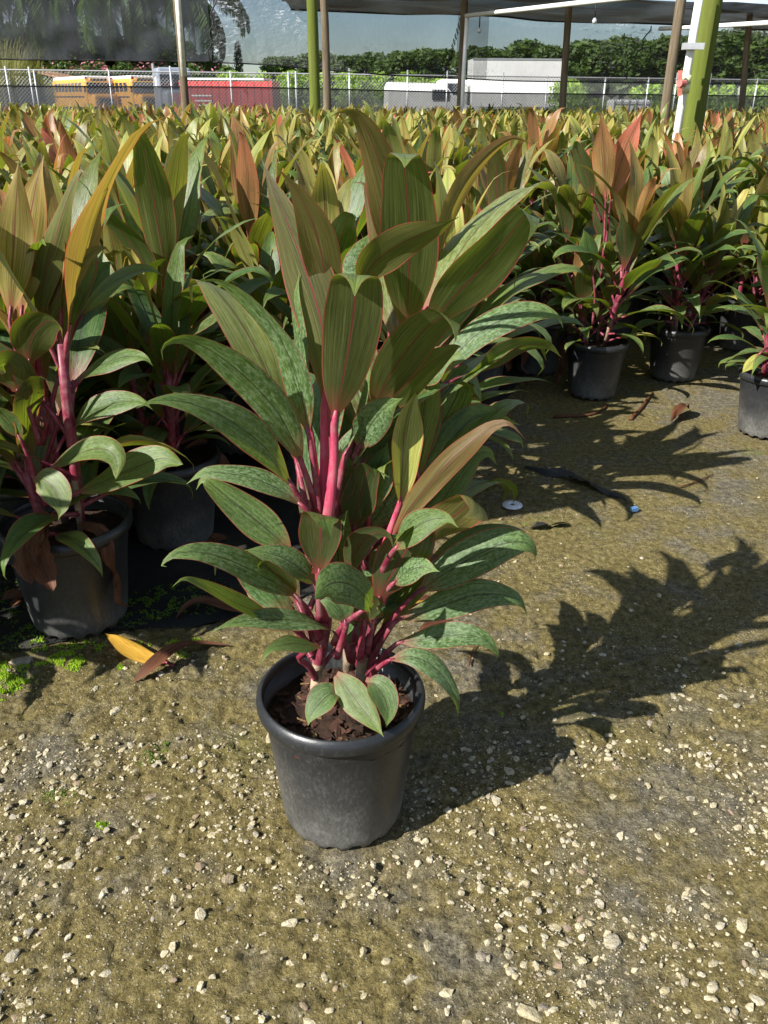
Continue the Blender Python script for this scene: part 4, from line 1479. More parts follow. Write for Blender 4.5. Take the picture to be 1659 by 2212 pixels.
l = ground_leaf('fallen_leaf', [(355, 1428), (318, 1422), (280, 1405), (250, 1385), (228, 1374)], .050, YELLOW, 'yellow fallen leaf with pink stalk lying by the mossy pot', 'leaf', heights=[.012, .014, .022, .028, .018], fold=14)
t = MB().tube([G(352, 1428, .014), G(362, 1432, .012), G(375, 1440, .008)], [.003, .003, .004], 6)
obj('stalk', mesh('stalk', t.v, t.f, [PET]), l)
ground_leaf('fallen_leaf', [(495, 1395), (430, 1396), (380, 1407), (330, 1437), (287, 1474)], .040, DRY, 'curled brown dry leaf lying across the yellow fallen leaf', 'leaf', heights=[.006, .014, .030, .030, .006], fold=40, amax=.6, basew=.1)
ground_leaf('fallen_leaf', [(380, 1342), (405, 1315), (440, 1303), (490, 1310), (560, 1330)], .035, DRY, 'brown dry leaf with arched stalk lying on the mossy mat edge', 'leaf', heights=[.02, .03, .035, .03, .015], fold=30, amax=.62, basew=.08)
ground_leaf('fallen_leaf', [(845, 1328), (868, 1315), (895, 1303), (925, 1298)], .022, YELLOW, 'orange yellow leaf lying behind the lone pot', 'leaf', heights=[.01, .025, .04, .03])
ground_leaf('fallen_leaf', [(850, 1320), (890, 1305), (930, 1290), (950, 1300)], .020, DRY, 'thin brown leaf beside the orange yellow leaf', 'leaf', fold=34)
ground_leaf('fallen_leaf', [(905, 1378), (925, 1362), (950, 1345), (975, 1342)], .040, DRY, 'broad brown dry leaf fragment lying just behind the lone pot', 'leaf', fold=10, lift=.006)
ground_leaf('fallen_leaf', [(1450, 910), (1465, 890), (1478, 878), (1490, 886)], .065, DRY, 'crumpled brown dry leaf lying out in the mossy aisle', 'leaf', fold=40, lift=.03, wave=.3)
stalk('dry_stalk', [(1195, 900), (1270, 896), (1300, 885), (1312, 873)], .007, DRY, 'long reddish brown dry stalk lying in the aisle', 'stalk')
stalk('dry_stalk', [(1362, 905), (1385, 882), (1400, 862), (1410, 850)], .009, DRY, 'short curled dry stalk lying between the aisle pots', 'stalk')
stalk('dry_stalk', [(1012, 1440), (1022, 1405), (1032, 1390), (1030, 1375)], .0025, DRY, 'thin red dry stalk on the ground behind the lone pot', 'stalk')
stalk('twig', [(1470, 1050), (1500, 1040), (1540, 1022)], .003, DRY, 'straight thin dark twig on sunlit ground of the aisle', 'twig')
stalk('dry_stalk', [(300, 1170), (380, 1150), (430, 1147), (465, 1165)], .006, DRY, 'pale dry stalk on the black mat behind the mossy pot', 'stalk', heights=[.02, .025, .03, .02])
ground_leaf('fallen_leaf', [(425, 1185), (450, 1172), (480, 1165), (500, 1172)], .05, DRY, 'reddish dry leaf on the black mat behind the mossy pot', 'leaf', fold=12)
ground_leaf('fallen_leaf', [(0, 1312), (25, 1300), (45, 1296), (70, 1300)], .06, DRY, 'brown dry leaf lying behind the mossy pot', 'leaf', fold=20)
# torn strip of black plastic with a blue scrap
PLASTIC = simple_mat('old_plastic', (0.022, 0.021, 0.019), 0.5, 0.4, 0.5, 30, 0.5)
ps = []
for px, py in [(1135, 1012), (1180, 1022), (1225, 1032), (1275, 1050), (1310, 1065), (1345, 1085), (1360, 1098)]:
    ps.append(G(px, py, 0))
v, f, uv = blade([(p.x, p.y, gz(p.x, p.y) + .012 + .006 * (i % 2)) for i, p in enumerate(ps)], .05, (0, 0, 1), n=30, m=6, fold=-12, wave=.3, seed=3, ragged=.3, basew=.5)
st = tag(obj('plastic_strip', mesh('plastic_strip', v, f, [PLASTIC], uv)), 'torn strip of black plastic half buried in the aisle', 'plastic scrap')
p = G(1370, 1098, .012)
obj('blue_tip', mesh('blue_tip', MB().box((p.x, p.y, gz(p.x, p.y) + .012), (.022, .014, .012), Matrix.Rotation(.4, 3, 'Z')).v, MB().box((0, 0, 0), (1, 1, 1)).f, [simple_mat('blue_plastic', (.10, .22, .42), .4)], smooth=False), st)
for px, py, lb in ((1165, 1135, 'small black curled scrap lying beyond the white disc'), (1205, 1130, 'black leaf-shaped plastic scrap lying near the white disc')):
    a = [G(px - 22, py + 5, .004), G(px, py, .012), G(px + 22, py - 6, .006)]
    v, f, uv = blade([(q.x, q.y, q.z + gz(q.x, q.y)) for q in a], .035, (0, 0, 1), n=10, m=4, fold=20, wave=.3, seed=px)
    tag(obj('plastic_scrap', mesh('plastic_scrap', v, f, [PLASTIC], uv)), lb, 'plastic scrap')
# white washer-like disc
p = G(1107, 1089, .006)
wd = MB().lathe([(.007, .001), (.007, .0045), (.012, .006), (.030, .005), (.0325, .0015), (.030, -.001)], 40, closed=True)
wo = tag(wd.build('plastic_disc', simple_mat('white_plastic', (.66, .68, .70), .35, .5, .12, 60), smooth=True, M=Matrix.Translation((p.x, p.y, gz(p.x, p.y) + .004))), 'round white plastic disc with dark centre lying on the ground', 'plastic disc')
pin = MB().lathe([(0.0, .006), (.004, .0058), (.0065, .004), (.0065, .001)], 20)
obj('rivet', mesh('rivet', pin.v, pin.f, [simple_mat('rust', (.16, .07, .04), .7)]), wo)
p = G(45, 1432, .0)
tag(obj('flat_stone', STONES[2], None, Matrix.Translation((p.x, p.y, gz(p.x, p.y) + .006)) @ Matrix.Rotation(.3, 4, 'Z') @ Matrix.Diagonal((.036, .022, .012, 1))), 'flat grey stone lying beside the lime moss', 'stone')

# ------------------------------------------------------------------ shade house
WOOD = wood_material('weathered_wood', (0.075, 0.056, 0.036), (0.20, 0.155, 0.10))
WOODG = wood_material('mossy_wood', (0.09, 0.085, 0.03), (0.19, 0.17, 0.06), 0.85)
PVC = simple_mat('pvc', (.78, .77, .72), .35, .5, .08, 6)
CLOTH = cloth_material('shade_cloth', .52)
CLOTHW = cloth_material('shade_cloth_wet', .43, 1.0)
BAND = cloth_material('shade_band', .72)
ROOF = cloth_material('shade_roof', .94, tone=(.03, .031, .034))
CORD = simple_mat('black_cord', (.012, .012, .012), .6)
STEEL = simple_mat('galvanised', (.55, .56, .57), .4, .5, .15, 20, metal=.4)


def post(b, t, Y, wpx, mat, label, zt=3.15):
    B, T = P(b[0], b[1], Y), P(t[0], t[1], Y)
    d = (T - B) / (T.z - B.z)
    lo, hi = B - d * B.z - d * .05, B + d * (zt - B.z)
    r = wpx * depth_of(B) / FPX / 2
    pts, rad = [], []
    for i in range(15):
        s = i / 14
        q = lo.lerp(hi, s)
        q += Vector((math.sin(s * 5 + wpx), math.cos(s * 4 + wpx), 0)) * r * .10
        pts.append(q - Vector((lo.x, lo.y, 0)))
        rad.append(r * (1.05 - .1 * s) * (1 + .03 * math.sin(i * 2.7)))
    o = MB().tube(pts, rad, 14).build('wooden_post', mat, None, True, Matrix.Translation((lo.x, lo.y, 0)))
    tag(o, label, 'post')
    return o, lo, hi, r


def pipe(name, pts, r, mat, parent=None, n=8):
    return MB().tube(pts, r, n).build(name, mat, parent, True)


pA, loA, hiA, rA = post((400, 221), (381, 0), 15.2, 17, WOOD, 'weathered wooden post with pale conduit strapped to it, before the buses')
c1 = pipe('conduit', [P(397, 165, 15.0) - Vector((loA.x, loA.y, 0)), P(384, 0, 15.0) - Vector((loA.x, loA.y, 0)), P(380, -50, 15.0) - Vector((loA.x, loA.y, 0))], .045, simple_mat('pale_conduit', (.72, .70, .58), .5), pA)
post((681, 226), (672.5, 0), 10.4, 23, WOODG, 'green mossy round post standing beside a thin brown post')
post((707, 222), (699, 0), 15.4, 17, WOOD, 'thin brown wooden post right behind the green mossy post')
pD, loD, hiD, rD = post((995, 230), (1002, 20), 17.8, 16, WOOD, 'brown wooden post with white riser pipe, before the box truck', 2.86)
post((1215, 240), (1227, 38), 18.6, 15, WOOD, 'brown wooden post at the tail end of the white box truck', 2.86)
post((1438, 235), (1472, 0), 11.6, 21, WOOD, 'dark leaning wooden post left of the thick green post')
pG, loG, hiG, rG = post((1497, 262), (1536, 0), 6.1, 43, WOODG, 'thick bright green algae covered post with white water pipe')
post((1600, 245), (1617, 68), 20.0, 13, WOOD, 'thin pale wooden post nearest the far right end of the screens', 2.82)
# riser with valve beside the thick post
wp = empty('water_pipe', G(1466, 262, 0) if False else (P(1464, 262, 5.9).x, 5.9, 0))
tag(wp, 'white water riser pipe with red valve strapped to thick green post', 'pipe')
W0 = Matrix.Translation(wp.location).inverted()
pts = [P(1466 - 44 * (y - 262) / 262, y, 5.9) for y in (262, 130, 0, -60)]
d = (pts[2] - pts[0]) / (pts[2].z - pts[0].z)
base_pt = pts[0] - d * pts[0].z
pipe('riser', [W0 @ base_pt, W0 @ pts[1], W0 @ pts[3]], .024, PVC, wp, 12)
vb = MB()
for py, r, hh in ((172, .034, .05), (183, .031, .06), (192, .034, .05)):
    q = W0 @ P(1466 - 44 * (py - 262) / 262, py, 5.9)
    vb.tube([q - d * hh / 2, q + d * hh / 2], r, 14)
vbo = vb.build('valve_body', simple_mat('valve_plastic', (.62, .64, .36), .45), wp, True)
q = W0 @ P(1471, 180, 5.85)
hb = MB().box(q + Vector((-.012, -.02, 0)), (.022, .02, .14), Matrix.Rotation(-.12, 3, 'Y'))
hb.tube([q + Vector((.02, 0, 0)), q + Vector((-.02, -.03, 0))], .022, 10)
hb.build('valve_handle', simple_mat('valve_red', (.55, .16, .13), .45), vbo)
q = W0 @ P(1497, 100, 5.87)
MB().box(q, (.12, .055, .035)).build('clamp', STEEL, wp)


def cloth_sheet(name, top, bot, nx_, nz_, mat, label, amp=.05, hem=True, seed=0):
    """top/bot: lists of points along the wall; sheet hangs between"""
    T = catmull([tuple(p) for p in top], nx_ + 1)
    B = catmull([tuple(p) for p in bot], nx_ + 1)
    V, F = [], []
    for i in range(nx_ + 1):
        for j in range(nz_ + 1):
            p = T[i] + (B[i] - T[i]) * j / nz_
            s = j / nz_
            n = vnoise(np.array([i * .35 + seed * 9]), np.array([j * .5 + seed]))[0] - .5
            n += .6 * (vnoise(np.array([i * .9 + seed * 5]), np.array([j * .35]))[0] - .5)
            V.append((p[0], p[1] + amp * n * (.3 + s), p[2]))
    for i in range(nx_):
        for j in range(nz_):
            a = i * (nz_ + 1) + j
            F.append((a, a + nz_ + 1, a + nz_ + 2, a + 1))
    o = tag(obj(name, mesh(name, V, F, [mat])), label, 'shade cloth')
    if hem:
        pts = [Vector(V[i * (nz_ + 1) + nz_]) for i in range(nx_ + 1)]
        obj('hem', (lambda t: mesh('hem', t.v, t.f, [CORD]))(MB().tube(pts, .013, 5)), o)
    return o


def wp_(px, py, dy=0.0):
    """point on the screen wall seen at that pixel"""
    dd = ray(px, py)
    # solve y = WALL(x)
    k_ = (17.9 + 6.6 * .33) / (dd.y - .33 * dd.x)
    q = dd * k_
    return Vector((q.x, q.y + dy, CAM_H + q.z))


def up_to(pts, z):
    return [Vector((p.x, p.y, z)) for p in pts]


b1 = [wp_(x, y) for x, y in ((-260, 118), (-100, 124), (60, 129), (200, 130), (330, 132), (458, 133))]
cloth_sheet('shade_screen', up_to(b1, 3.1), b1, 60, 14, CLOTH, 'black shade cloth screen hanging in front of the palm trees', .06, seed=1)
b2 = [wp_(x, y) for x, y in ((462, 135), (560, 139), (650, 146), (760, 156), (862, 163), (960, 168), (1050, 172))]
cloth_sheet('shade_screen', up_to(b2, 3.0), b2, 70, 14, CLOTHW, 'wrinkled wet shade cloth screen glinting with water, left of box truck', .09, seed=2)
b3 = [wp_(x, y, .12) for x, y in ((985, 168), (1100, 174), (1210, 176), (1330, 178), (1450, 180), (1560, 181), (1700, 182), (1900, 186))]
cloth_sheet('shade_screen', up_to(b3, 2.9), b3, 70, 14, CLOTHW, 'black shade cloth screen with droplets hanging in front of the far trees', .09, seed=3)
bb = [wp_(x, y, .03) for x, y in ((-260, 180), (0, 185), (250, 187), (500, 188), (750, 193), (1000, 200), (1250, 203), (1450, 205), (1660, 208), (1900, 212))]
lowb = [Vector((p.x, p.y, 0.05)) for p in bb]
cloth_sheet('screen_band', lowb, bb, 90, 6, BAND, 'low black shade cloth band along the foot of the plant block', .03, seed=4)
# roof
V, F = [], []
nX, nY = 50, 24
for i in range(nX + 1):
    x = lerp(-1.9, 14, i / nX)
    for j in range(nY + 1):
        yw = WALL(x)
        y = lerp(yw + .05, yw - 4.2, j / nY)
        zz = 2.84 + .05 * math.sin(j * .9) * math.sin(i * .55) - .03 * (i / nX) * 3 + .10 * (vnoise(np.array([i * .3]), np.array([j * .35]))[0] - .5) + .02 * j / nY
        V.append((x, y, zz))
for i in range(nX):
    for j in range(nY):
        a = i * (nY + 1) + j
        F.append((a, a + 1, a + nY + 2, a + nY + 1))
rf = tag(obj('shade_roof', mesh('shade_roof', V, F, [ROOF])), 'dark shade cloth roof stretched over the far rows', 'shade cloth')
obj('edge_cord', (lambda t: mesh('edge_cord', t.v, t.f, [CORD]))(MB().tube([Vector(V[i * (nY + 1)]) for i in range(nX + 1)], .02, 5)), rf)
# white overhead water pipes with hanging sprinklers
sp = empty('sprinkler_line', (loD.x, loD.y, 0))
tag(sp, 'white overhead water line rising beside post and running under the roof', 'pipe')
S0 = Matrix.Translation(sp.location).inverted()
a_, b_, c_ = P(1001, 165, 17.5), P(1009, 34, 17.5), P(1292, 2, 14.2)
pipe('riser', [S0 @ Vector((a_.x, a_.y, .02)), S0 @ a_, S0 @ b_], .036, PVC, sp)
pipe('pipe', [S0 @ (b_ + Vector((-.02, 0, .0))), S0 @ b_.lerp(c_, .5), S0 @ c_, S0 @ (c_ + (c_ - b_) * .3)], .036, PVC, sp)
for (px, py, t) in ((1042, 34, .12), (1289, 4, .99)):
    q = b_.lerp(c_, t)
    dr = pipe('drop_tube', [S0 @ q, S0 @ (q - Vector((0, 0, .20)))], .010, CORD, sp, 6)
    MB().lathe([(0, -.05), (.03, -.04), (.035, 0), (.015, .03), (0, .035)], 10).build('sprinkler', STEEL, dr, True, Matrix.Translation(S0 @ (q - Vector((0, 0, .24)))))
sq = empty('overhead_pipe', (P(1400, 62, 18).x, 18, 0))
tag(sq, 'white pipe under roof crossing behind the thick green post', 'pipe')
Q0 = Matrix.Translation(sq.location).inverted()
pipe('pipe', [Q0 @ P(1285 + 400, 62, 18.6), Q0 @ P(1659 + 60, 46, 15.5)], .036, PVC, sq)
pipe('pipe', [Q0 @ P(1682, 62, 18.6), Q0 @ P(1684, 58, 18.5)], .03, PVC, sq)
pipe('pipe', [Q0 @ P(1425, 62, 18.3), Q0 @ P(1500, 59, 17.6), Q0 @ P(1680, 48, 15.6)], .036, PVC, sq)
# guy ropes
for n_, (a, b, lb, cat) in enumerate((((1000, 22), (958, 165), 'black looped chain running down from the box-truck post', 'chain'), ((467, 0), (455, 133), 'slack black cord along the gap between two screens', 'cord'), ((1400, 58), (1345, 172), 'black cord slanting down across the droplet screen', 'cord'))):
    A, B = wp_(*a, -.25), wp_(*b, -.2)
    if cat == 'chain':
        t = MB()
        nl = 26
        for i in range(nl):
            q, q2 = A.lerp(B, i / nl), A.lerp(B, (i + 1.25) / nl)
            off = Vector((.028, 0, .01)) if i % 2 else Vector((0, .028, 0))
            t.tube([q - off, q2 - off], .010, 5)
            t.tube([q + off, q2 + off], .010, 5)
        t.build('chain', CORD, None)
        tag(bpy.context.scene.objects[-1] if False else col.objects[-1], lb, cat)
    else:
        pts = [A.lerp(B, s / 12) + Vector((.04 * math.sin(s * 1.7), 0, 0)) for s in range(13)]
        tag(pipe('cord', pts, .014, CORD), lb, cat)

# ------------------------------------------------------------------ chain-link fence beyond
FY = lambda x: 25.5 + .25 * x
fence = empty('chain_link_fence', (0, FY(0), 0))
tag(fence, 'galvanised chain link fence with pale posts running behind the screens', 'fence')
WIRE = simple_mat('wire', (.42, .43, .44), .45, .5, .1, 5, metal=.5)
for px in (20, 70, 80, 240, 372, 500, 624, 640, 755, 880, 965, 1085, 1180, 1305, 1398, 1458, 1530, 1632, 1720):
    dd = ray(px, 200)
    k_ = FY(0) / (dd.y - .25 * dd.x)
    x = dd.x * k_
    MB().tube([(x, FY(x) - FY(0), 0), (x, FY(x) - FY(0), 1.86 + random.uniform(-.05, .12))], .022, 8).build('fence_post', STEEL, fence, True)
t = MB()
x0, x1, hh = -13.0, 15.0, 1.8
tl = .0035
nw = int((x1 - x0 + hh) / .085)
for i in range(nw):
    for sgn in (1, -1):
        xa = x0 + i * .085 - (0 if sgn > 0 else -hh)
        xb = xa + sgn * hh
        p, q = Vector((xa, FY(xa) - FY(0) + .05, .03)), Vector((xb, FY(xb) - FY(0) + .05, hh))
        b = len(t.v)
        for e in (p, q):
            t.v += [tuple(e + Vector((tl, 0, 0))), tuple(e + Vector((-tl, 0, tl))), tuple(e + Vector((-tl, 0, -tl)))]
        t.f += [(b, b + 1, b + 4, b + 3), (b + 1, b + 2, b + 5, b + 4), (b + 2, b, b + 3, b + 5)]
wm = t.build('wire_mesh', WIRE, fence)
wm['kind'] = 'stuff'
MB().tube([(x0, FY(x0) - FY(0), hh + .02), (x1, FY(x1) - FY(0), hh + .02)], .018, 6).build('top_rail', STEEL, fence)

# ------------------------------------------------------------------ vehicles beyond the fence
YEL = simple_mat('bus_yellow', (.70, .34, .03), .4, .5, .1, 2)
WHT = simple_mat('white_paint', (.80, .80, .78), .4, .5, .05, 1.5)
GLS = simple_mat('dark_glass', (.02, .025, .03), .08, .6, .1, 3)
BLK = simple_mat('rubber', (.015, .015, .015), .8, .2, .2, 10)
RED = simple_mat('red_paint', (.50, .035, .030), .45, .5, .15, 2)
GRY = simple_mat('grey_paint', (.22, .25, .30), .4, .5, .1, 2)
CHR = simple_mat('bright_metal', (.6, .6, .6), .3, .5, .1, 3, metal=.7)


def rbox(c, s, r=.12):
    """box with bevelled vertical and top edges"""
    import bmesh
    bm = bmesh.new()
    bmesh.ops.create_cube(bm, size=1)
    for v in bm.verts:
        v.co = Vector((v.co.x * s[0], v.co.y * s[1], v.co.z * s[2])) + Vector(c)
    bmesh.ops.bevel(bm, geom=[e for e in bm.edges if not all(v.co.z < c[2] for v in e.verts)], offset=r, segments=3, affect='EDGES', profile=.5)
    me = bpy.data.meshes.new('body')
    bm.to_mesh(me)
    bm.free()
    return me


def part(name, me, mat, parent):
    if not me.materials:
        me.materials.append(mat)
    return obj(name, me, parent)


def wheel(parent, x, y, r=.48):
    M = Matrix.Translation((x, y, r)) @ Matrix.Rotation(R(90), 4, 'Y')
    t_ = MB().lathe([(r * .55, -.12), (r * .92, -.13), (r, -.09), (r, .09), (r * .92, .13), (r * .55, .12)], 20, closed=True)
    w = obj('wheel', mesh('tyre', t_.v, t_.f, [BLK]), parent, M)
    h_ = MB().lathe([(0, .06), (r * .3, .07), (r * .52, .10), (r * .56, -.1), (0, -.1)], 16)
    obj('rim', mesh('rim', h_.v, h_.f, [CHR]), w)


def gxy(px, Y):
    q = P(px, 217, Y)
    return q.x


def school_bus(px, Y, rz, label):
    r = empty('school_bus', (gxy(px, Y), Y, 0), rz)
    tag(r, label, 'bus', 'school buses parked beyond the fence')
    # front faces -Y
    part('body', rbox((0, 5.6, 1.75), (2.4, 9.6, 2.1), .28), YEL, r)
    part('roof', rbox((0, 5.7, 2.86), (2.15, 9.3, .22), .1), WHT, r)
    part('hood', rbox((0, .15, 1.15), (2.0, 1.7, 1.0), .2), YEL, r)
    MB().box((0, .77, 2.1), (2.0, .05, .75)).build('windscreen', GLS, r)
    MB().box((0, .76, 2.68), (1.3, .05, .20)).build('destination_sign', simple_mat('sign_black', (.03, .025, .01), .5), r)
    MB().box((0, -.73, .62), (2.2, .16, .26)).build('bumper', BLK, r)
    MB().box((0, -.72, 1.1), (1.1, .05, .5)).build('grille', BLK, r)
    for s in (-1, 1):
        MB().lathe([(0, -.03), (.10, -.02), (.11, .03)], 12).build('headlight', WHT, r, True, Matrix.Translation((s * .78, -.72, 1.05)) @ Matrix.Rotation(R(90), 4, 'X'))
        MB().box((s * 1.0, .74, 2.78), (.22, .07, .18)).build('flasher', RED, r)
        for i in range(8):
            MB().box((s * 1.205, 2.0 + i * 1.0, 2.15), (.03, .75, .62)).build('window', GLS, r)
        MB().box((s * 1.204, 5.8, 1.45), (.02, 9.2, .10)).build('rub_rail', BLK, r)
        MB().box((s * 1.35, .2, 2.0), (.10, .2, .45)).build('mirror', BLK, r)
        wheel(r, s * 1.05, .2)
        wheel(r, s * 1.05, 7.2)
    return r


school_bus(225, 76, R(34), 'yellow school bus with white roof parked under the palm trees')
school_bus(325, 74, R(34), 'yellow school bus parked beside the dark truck cab')

# dark truck tractor
r = empty('truck_tractor', (gxy(385, 66), 66, 0), R(20))
tag(r, 'dark grey truck tractor with sleeper cab parked beside the buses', 'truck')
part('cab', rbox((0, 2.2, 2.0), (2.4, 2.6, 2.6), .25), GRY, r)
part('hood', rbox((0, .0, 1.25), (1.9, 2.0, 1.2), .25), GRY, r)
MB().box((0, .885, 2.45), (2.0, .05, .8)).build('windscreen', GLS, r)
MB().box((0, -1.01, 1.2), (1.2, .05, .9)).build('grille', CHR, r)
for s in (-1, 1):
    MB().box((s * 1.21, 1.7, 2.35), (.03, .8, .7)).build('window', WHT, r)
    MB().tube([(s * 1.1, 3.6, .6), (s * 1.1, 3.6, 3.6)], .09, 8).build('exhaust_stack', CHR, r)
    wheel(r, s * 1.0, .0, .5)
    wheel(r, s * 1.0, 4.6, .5)
MB().box((0, 4.2, .85), (1.0, 3.2, .3)).build('chassis', BLK, r)

# red container box
r = empty('red_container', (gxy(500, 62), 62, 0), R(-6))
tag(r, 'red shipping container with white roof sheet standing beyond the fence', 'container')
t = MB()
for i in range(26):
    x = -2.9 + i * .232
    t.box((x, -1.2 + (.03 if i % 2 else 0), 1.18), (.232, .08, 2.3))
t.build('side_panel', RED, r)
MB().box((2.95, 0, 1.18), (.1, 2.4, 2.36)).build('end_panel', RED, r)
MB().box((-3.0, 0, 1.18), (.1, 2.4, 2.36)).build('end_panel', RED, r)
MB().box((0, 1.2, 1.18), (5.9, .08, 2.3)).build('back_panel', RED, r)
MB().box((-.2, 0, 2.46), (5.4, 2.5, .12)).build('roof', WHT, r)
for i, z in enumerate((1.5, 1.2, .95)):
    MB().box((-1.6 + .1 * i, -1.262, z), (1.3 - .2 * i, .01, .08)).build('stencil_line', WHT, r)

# white box truck
r = empty('box_truck', (gxy(1098, 57), 57, 0), R(2))
tag(r, 'white box truck with long cargo box parked beyond the fence', 'truck')
part('cargo_box', rbox((.35, 0, 2.18), (5.5, 2.4, 2.6), .05), WHT, r)
for s in (-1, 1):
    MB().box((.35, s * 1.205, 3.46), (5.5, .04, .1)).build('edge_trim', CHR, r)
    MB().box((.35, s * 1.205, .92), (5.5, .04, .12)).build('edge_trim', CHR, r)
part('cab', rbox((-3.45, 0, 1.55), (1.75, 2.1, 1.75), .25), WHT, r)
part('hood', rbox((-4.6, 0, 1.05), (1.3, 1.9, .85), .2), WHT, r)
MB().box((-4.26, 0, 1.95), (.06, 1.8, .75), Matrix.Rotation(.35, 3, 'Y')).build('windscreen', GLS, r)
MB().box((-3.4, -1.055, 1.9), (1.0, .03, .6)).build('window', GLS, r)
MB().box((.3, 0, .72), (6.0, 1.1, .22)).build('chassis', BLK, r)
for x in (-4.3, 1.6):
    for s in (-1, 1):
        wheel(r, 0, 0, .44)
        w = [c for c in r.children if c.name.startswith('wheel')][-1]
        w.matrix_basis = Matrix.Translation((x, s * .95, .44)) @ Matrix.Rotation(R(90), 4, 'X')
MB().box((-5.28, 0, .62), (.14, 2.0, .26)).build('bumper', CHR, r)
for s in (-1, 1):
    MB().box((-5.26, s * .7, 1.05), (.04, .3, .2)).build('headlight', GLS, r)

# white van nose
r = empty('van', (gxy(940, 52), 52, 0), R(90 + 8))
tag(r, 'white van with sloping windscreen parked before the box truck', 'van')
import bmesh
prof = [(-2.2, .35), (-2.25, .95), (-1.2, 1.15), (-.45, 1.95), (.2, 2.1), (2.6, 2.15), (2.7, 1.9), (2.75, .4)]
vv = [(s * 0.95 * (1 if z < 1.2 else .88), y, z) for s in (-1, 1) for y, z in prof]
nP = len(prof)
ff = [tuple(range(nP - 1, -1, -1)), tuple(range(nP, 2 * nP))] + [(i, (i + 1) % nP, nP + (i + 1) % nP, nP + i) for i in range(nP)]
obj('body', mesh('body', vv, ff, [WHT], smooth=False), r)
obj('windscreen', mesh('windscreen', [(-.78, -1.12, 1.215), (.78, -1.12, 1.215), (.74, -.50, 1.915), (-.74, -.50, 1.915)], [(0, 1, 2, 3)], [simple_mat('sky_glass', (.12, .2, .28), .1, .6)], smooth=False), r)
for s in (-1, 1):
    MB().box((s * .93, -.1, 1.55), (.03, .9, .5)).build('window', GLS, r)
    MB().box((s * .6, -2.245, .8), (.4, .04, .2)).build('headlight', WHT, r)
    wheel(r, s * .85, -1.4, .35)
    wheel(r, s * .85, 1.8, .35)

# blue barrel and stacked crate, shed
r = empty('blue_barrel', (gxy(1283, 30), 30, 0))
tag(r, 'blue plastic barrel standing behind the low screen band', 'barrel')
BLU = simple_mat('blue_barrel_plastic', (.03, .16, .42), .4, .5)
for k_ in (0,):
    MB().lathe([(0, 0), (.28, 0), (.30, .03), (.30, .28), (.315, .31), (.30, .34), (.30, .62), (.315, .65), (.30, .68), (.29, .92), (.26, .98), (0, .98)], 28).build('drum', BLU, r, True)
    MB().lathe([(.0, 1.0), (.05, 1.0), (.055, .975)], 10).build('bung', BLK, r, True, Matrix.Translation((.12, 0, 0)))
r = empty('white_tank', (gxy(1358, 34), 34, 0))
tag(r, 'white caged liquid tank standing behind the low screen band', 'tank')
part('tank', rbox((0, 0, .75), (1.35, 1.1, 1.1), .1), WHT, r)
for i in range(6):
    MB().box((-.65 + i * .26, -.58, .75), (.025, .025, 1.2)).build('cage_bar', STEEL, r)
for z in (.25, .7, 1.2):
    MB().box((0, -.60, z), (1.35, .02, .03)).build('cage_rail', STEEL, r)
MB().box((0, 0, .09), (1.4, 1.15, .16)).build('pallet', WOOD, r)

r = empty('shed', (gxy(150, 84), 84, 0), R(-20))
tag(r, 'low brown shed with sloping roof under the palm trees', 'shed')
SHED = simple_mat('shed_wall', (.20, .13, .08), .8, .2, .2, 3)
MB().box((0, 2, 1.2), (5, 4, 2.4)).build('wall', SHED, r)
rv = [(-3.6, -.8, 3.5), (3.4, -.8, 2.35), (3.4, 4.6, 2.35), (-3.6, 4.6, 3.5)]
MB().add(rv + [(x, y, z + .12) for x, y, z in rv], [(3, 2, 1, 0), (4, 5, 6, 7), (0, 1, 5, 4), (1, 2, 6, 5), (2, 3, 7, 6), (3, 0, 4, 7)]).build('roof', simple_mat('shed_roof', (.30, .17, .10), .7), r)
MB().box((-1.2, -.01, 1.0), (.9, .06, 2.0)).build('door', WOOD, r)

# ------------------------------------------------------------------ trees
FOL_D = foliage_material('tree_leaves', (.032, .060, .016), (.105, .165, .040), (.16, .26, .03))
FOL_B = foliage_material('hedge_leaves', (.14, .26, .03), (.36, .50, .07), (.45, .60, .04))
FOL_F = foliage_material('shrub_leaves', (.03, .065, .018), (.09, .15, .035), (.15, .22, .03))
FOL_Y = foliage_material('reed_leaves', (.12, .13, .03), (.28, .27, .08), (.3, .3, .05))
FLW = foliage_material('flowers', (.55, .16, .20), (.70, .32, .34), (.5, .2, .2))
TRUNK = wood_material('tree_bark', (.05, .038, .028), (.13, .10, .075))


def crown_mesh(name, seed, blobs, n, leaf, mat, droop=0.0):
    """leaf quads spread over and inside several lobes"""
    rr = np.random.default_rng(seed)
    V = []
    w = np.array([b[3] * b[4] for b in blobs], float)
    w /= w.sum()
    ch = rr.choice(len(blobs), n, p=w)
    for c_i in ch:
        bx, by, bz, rx, rz = blobs[c_i]
        d = rr.normal(0, 1, 3)
        d /= np.linalg.norm(d)
        q = rr.uniform(.55, 1.08)
        p = np.array([bx + d[0] * rx * q, by + d[1] * rx * q, bz + d[2] * rz * q])
        nrm = d * .7 + rr.normal(0, .6, 3)
        nrm /= np.linalg.norm(nrm)
        a = np.cross(nrm, rr.normal(0, 1, 3))
        a /= np.linalg.norm(a)
        b = np.cross(nrm, a)
        s = leaf * rr.uniform(.6, 1.4)
        V += [p - a * s, p - b * s * .5 + nrm * s * .15, p + a * s, p + b * s * .5]
    V = np.array(V)
    F = np.arange(len(V)).reshape(-1, 4)
    return mesh(name, V, F, [mat], smooth=False)


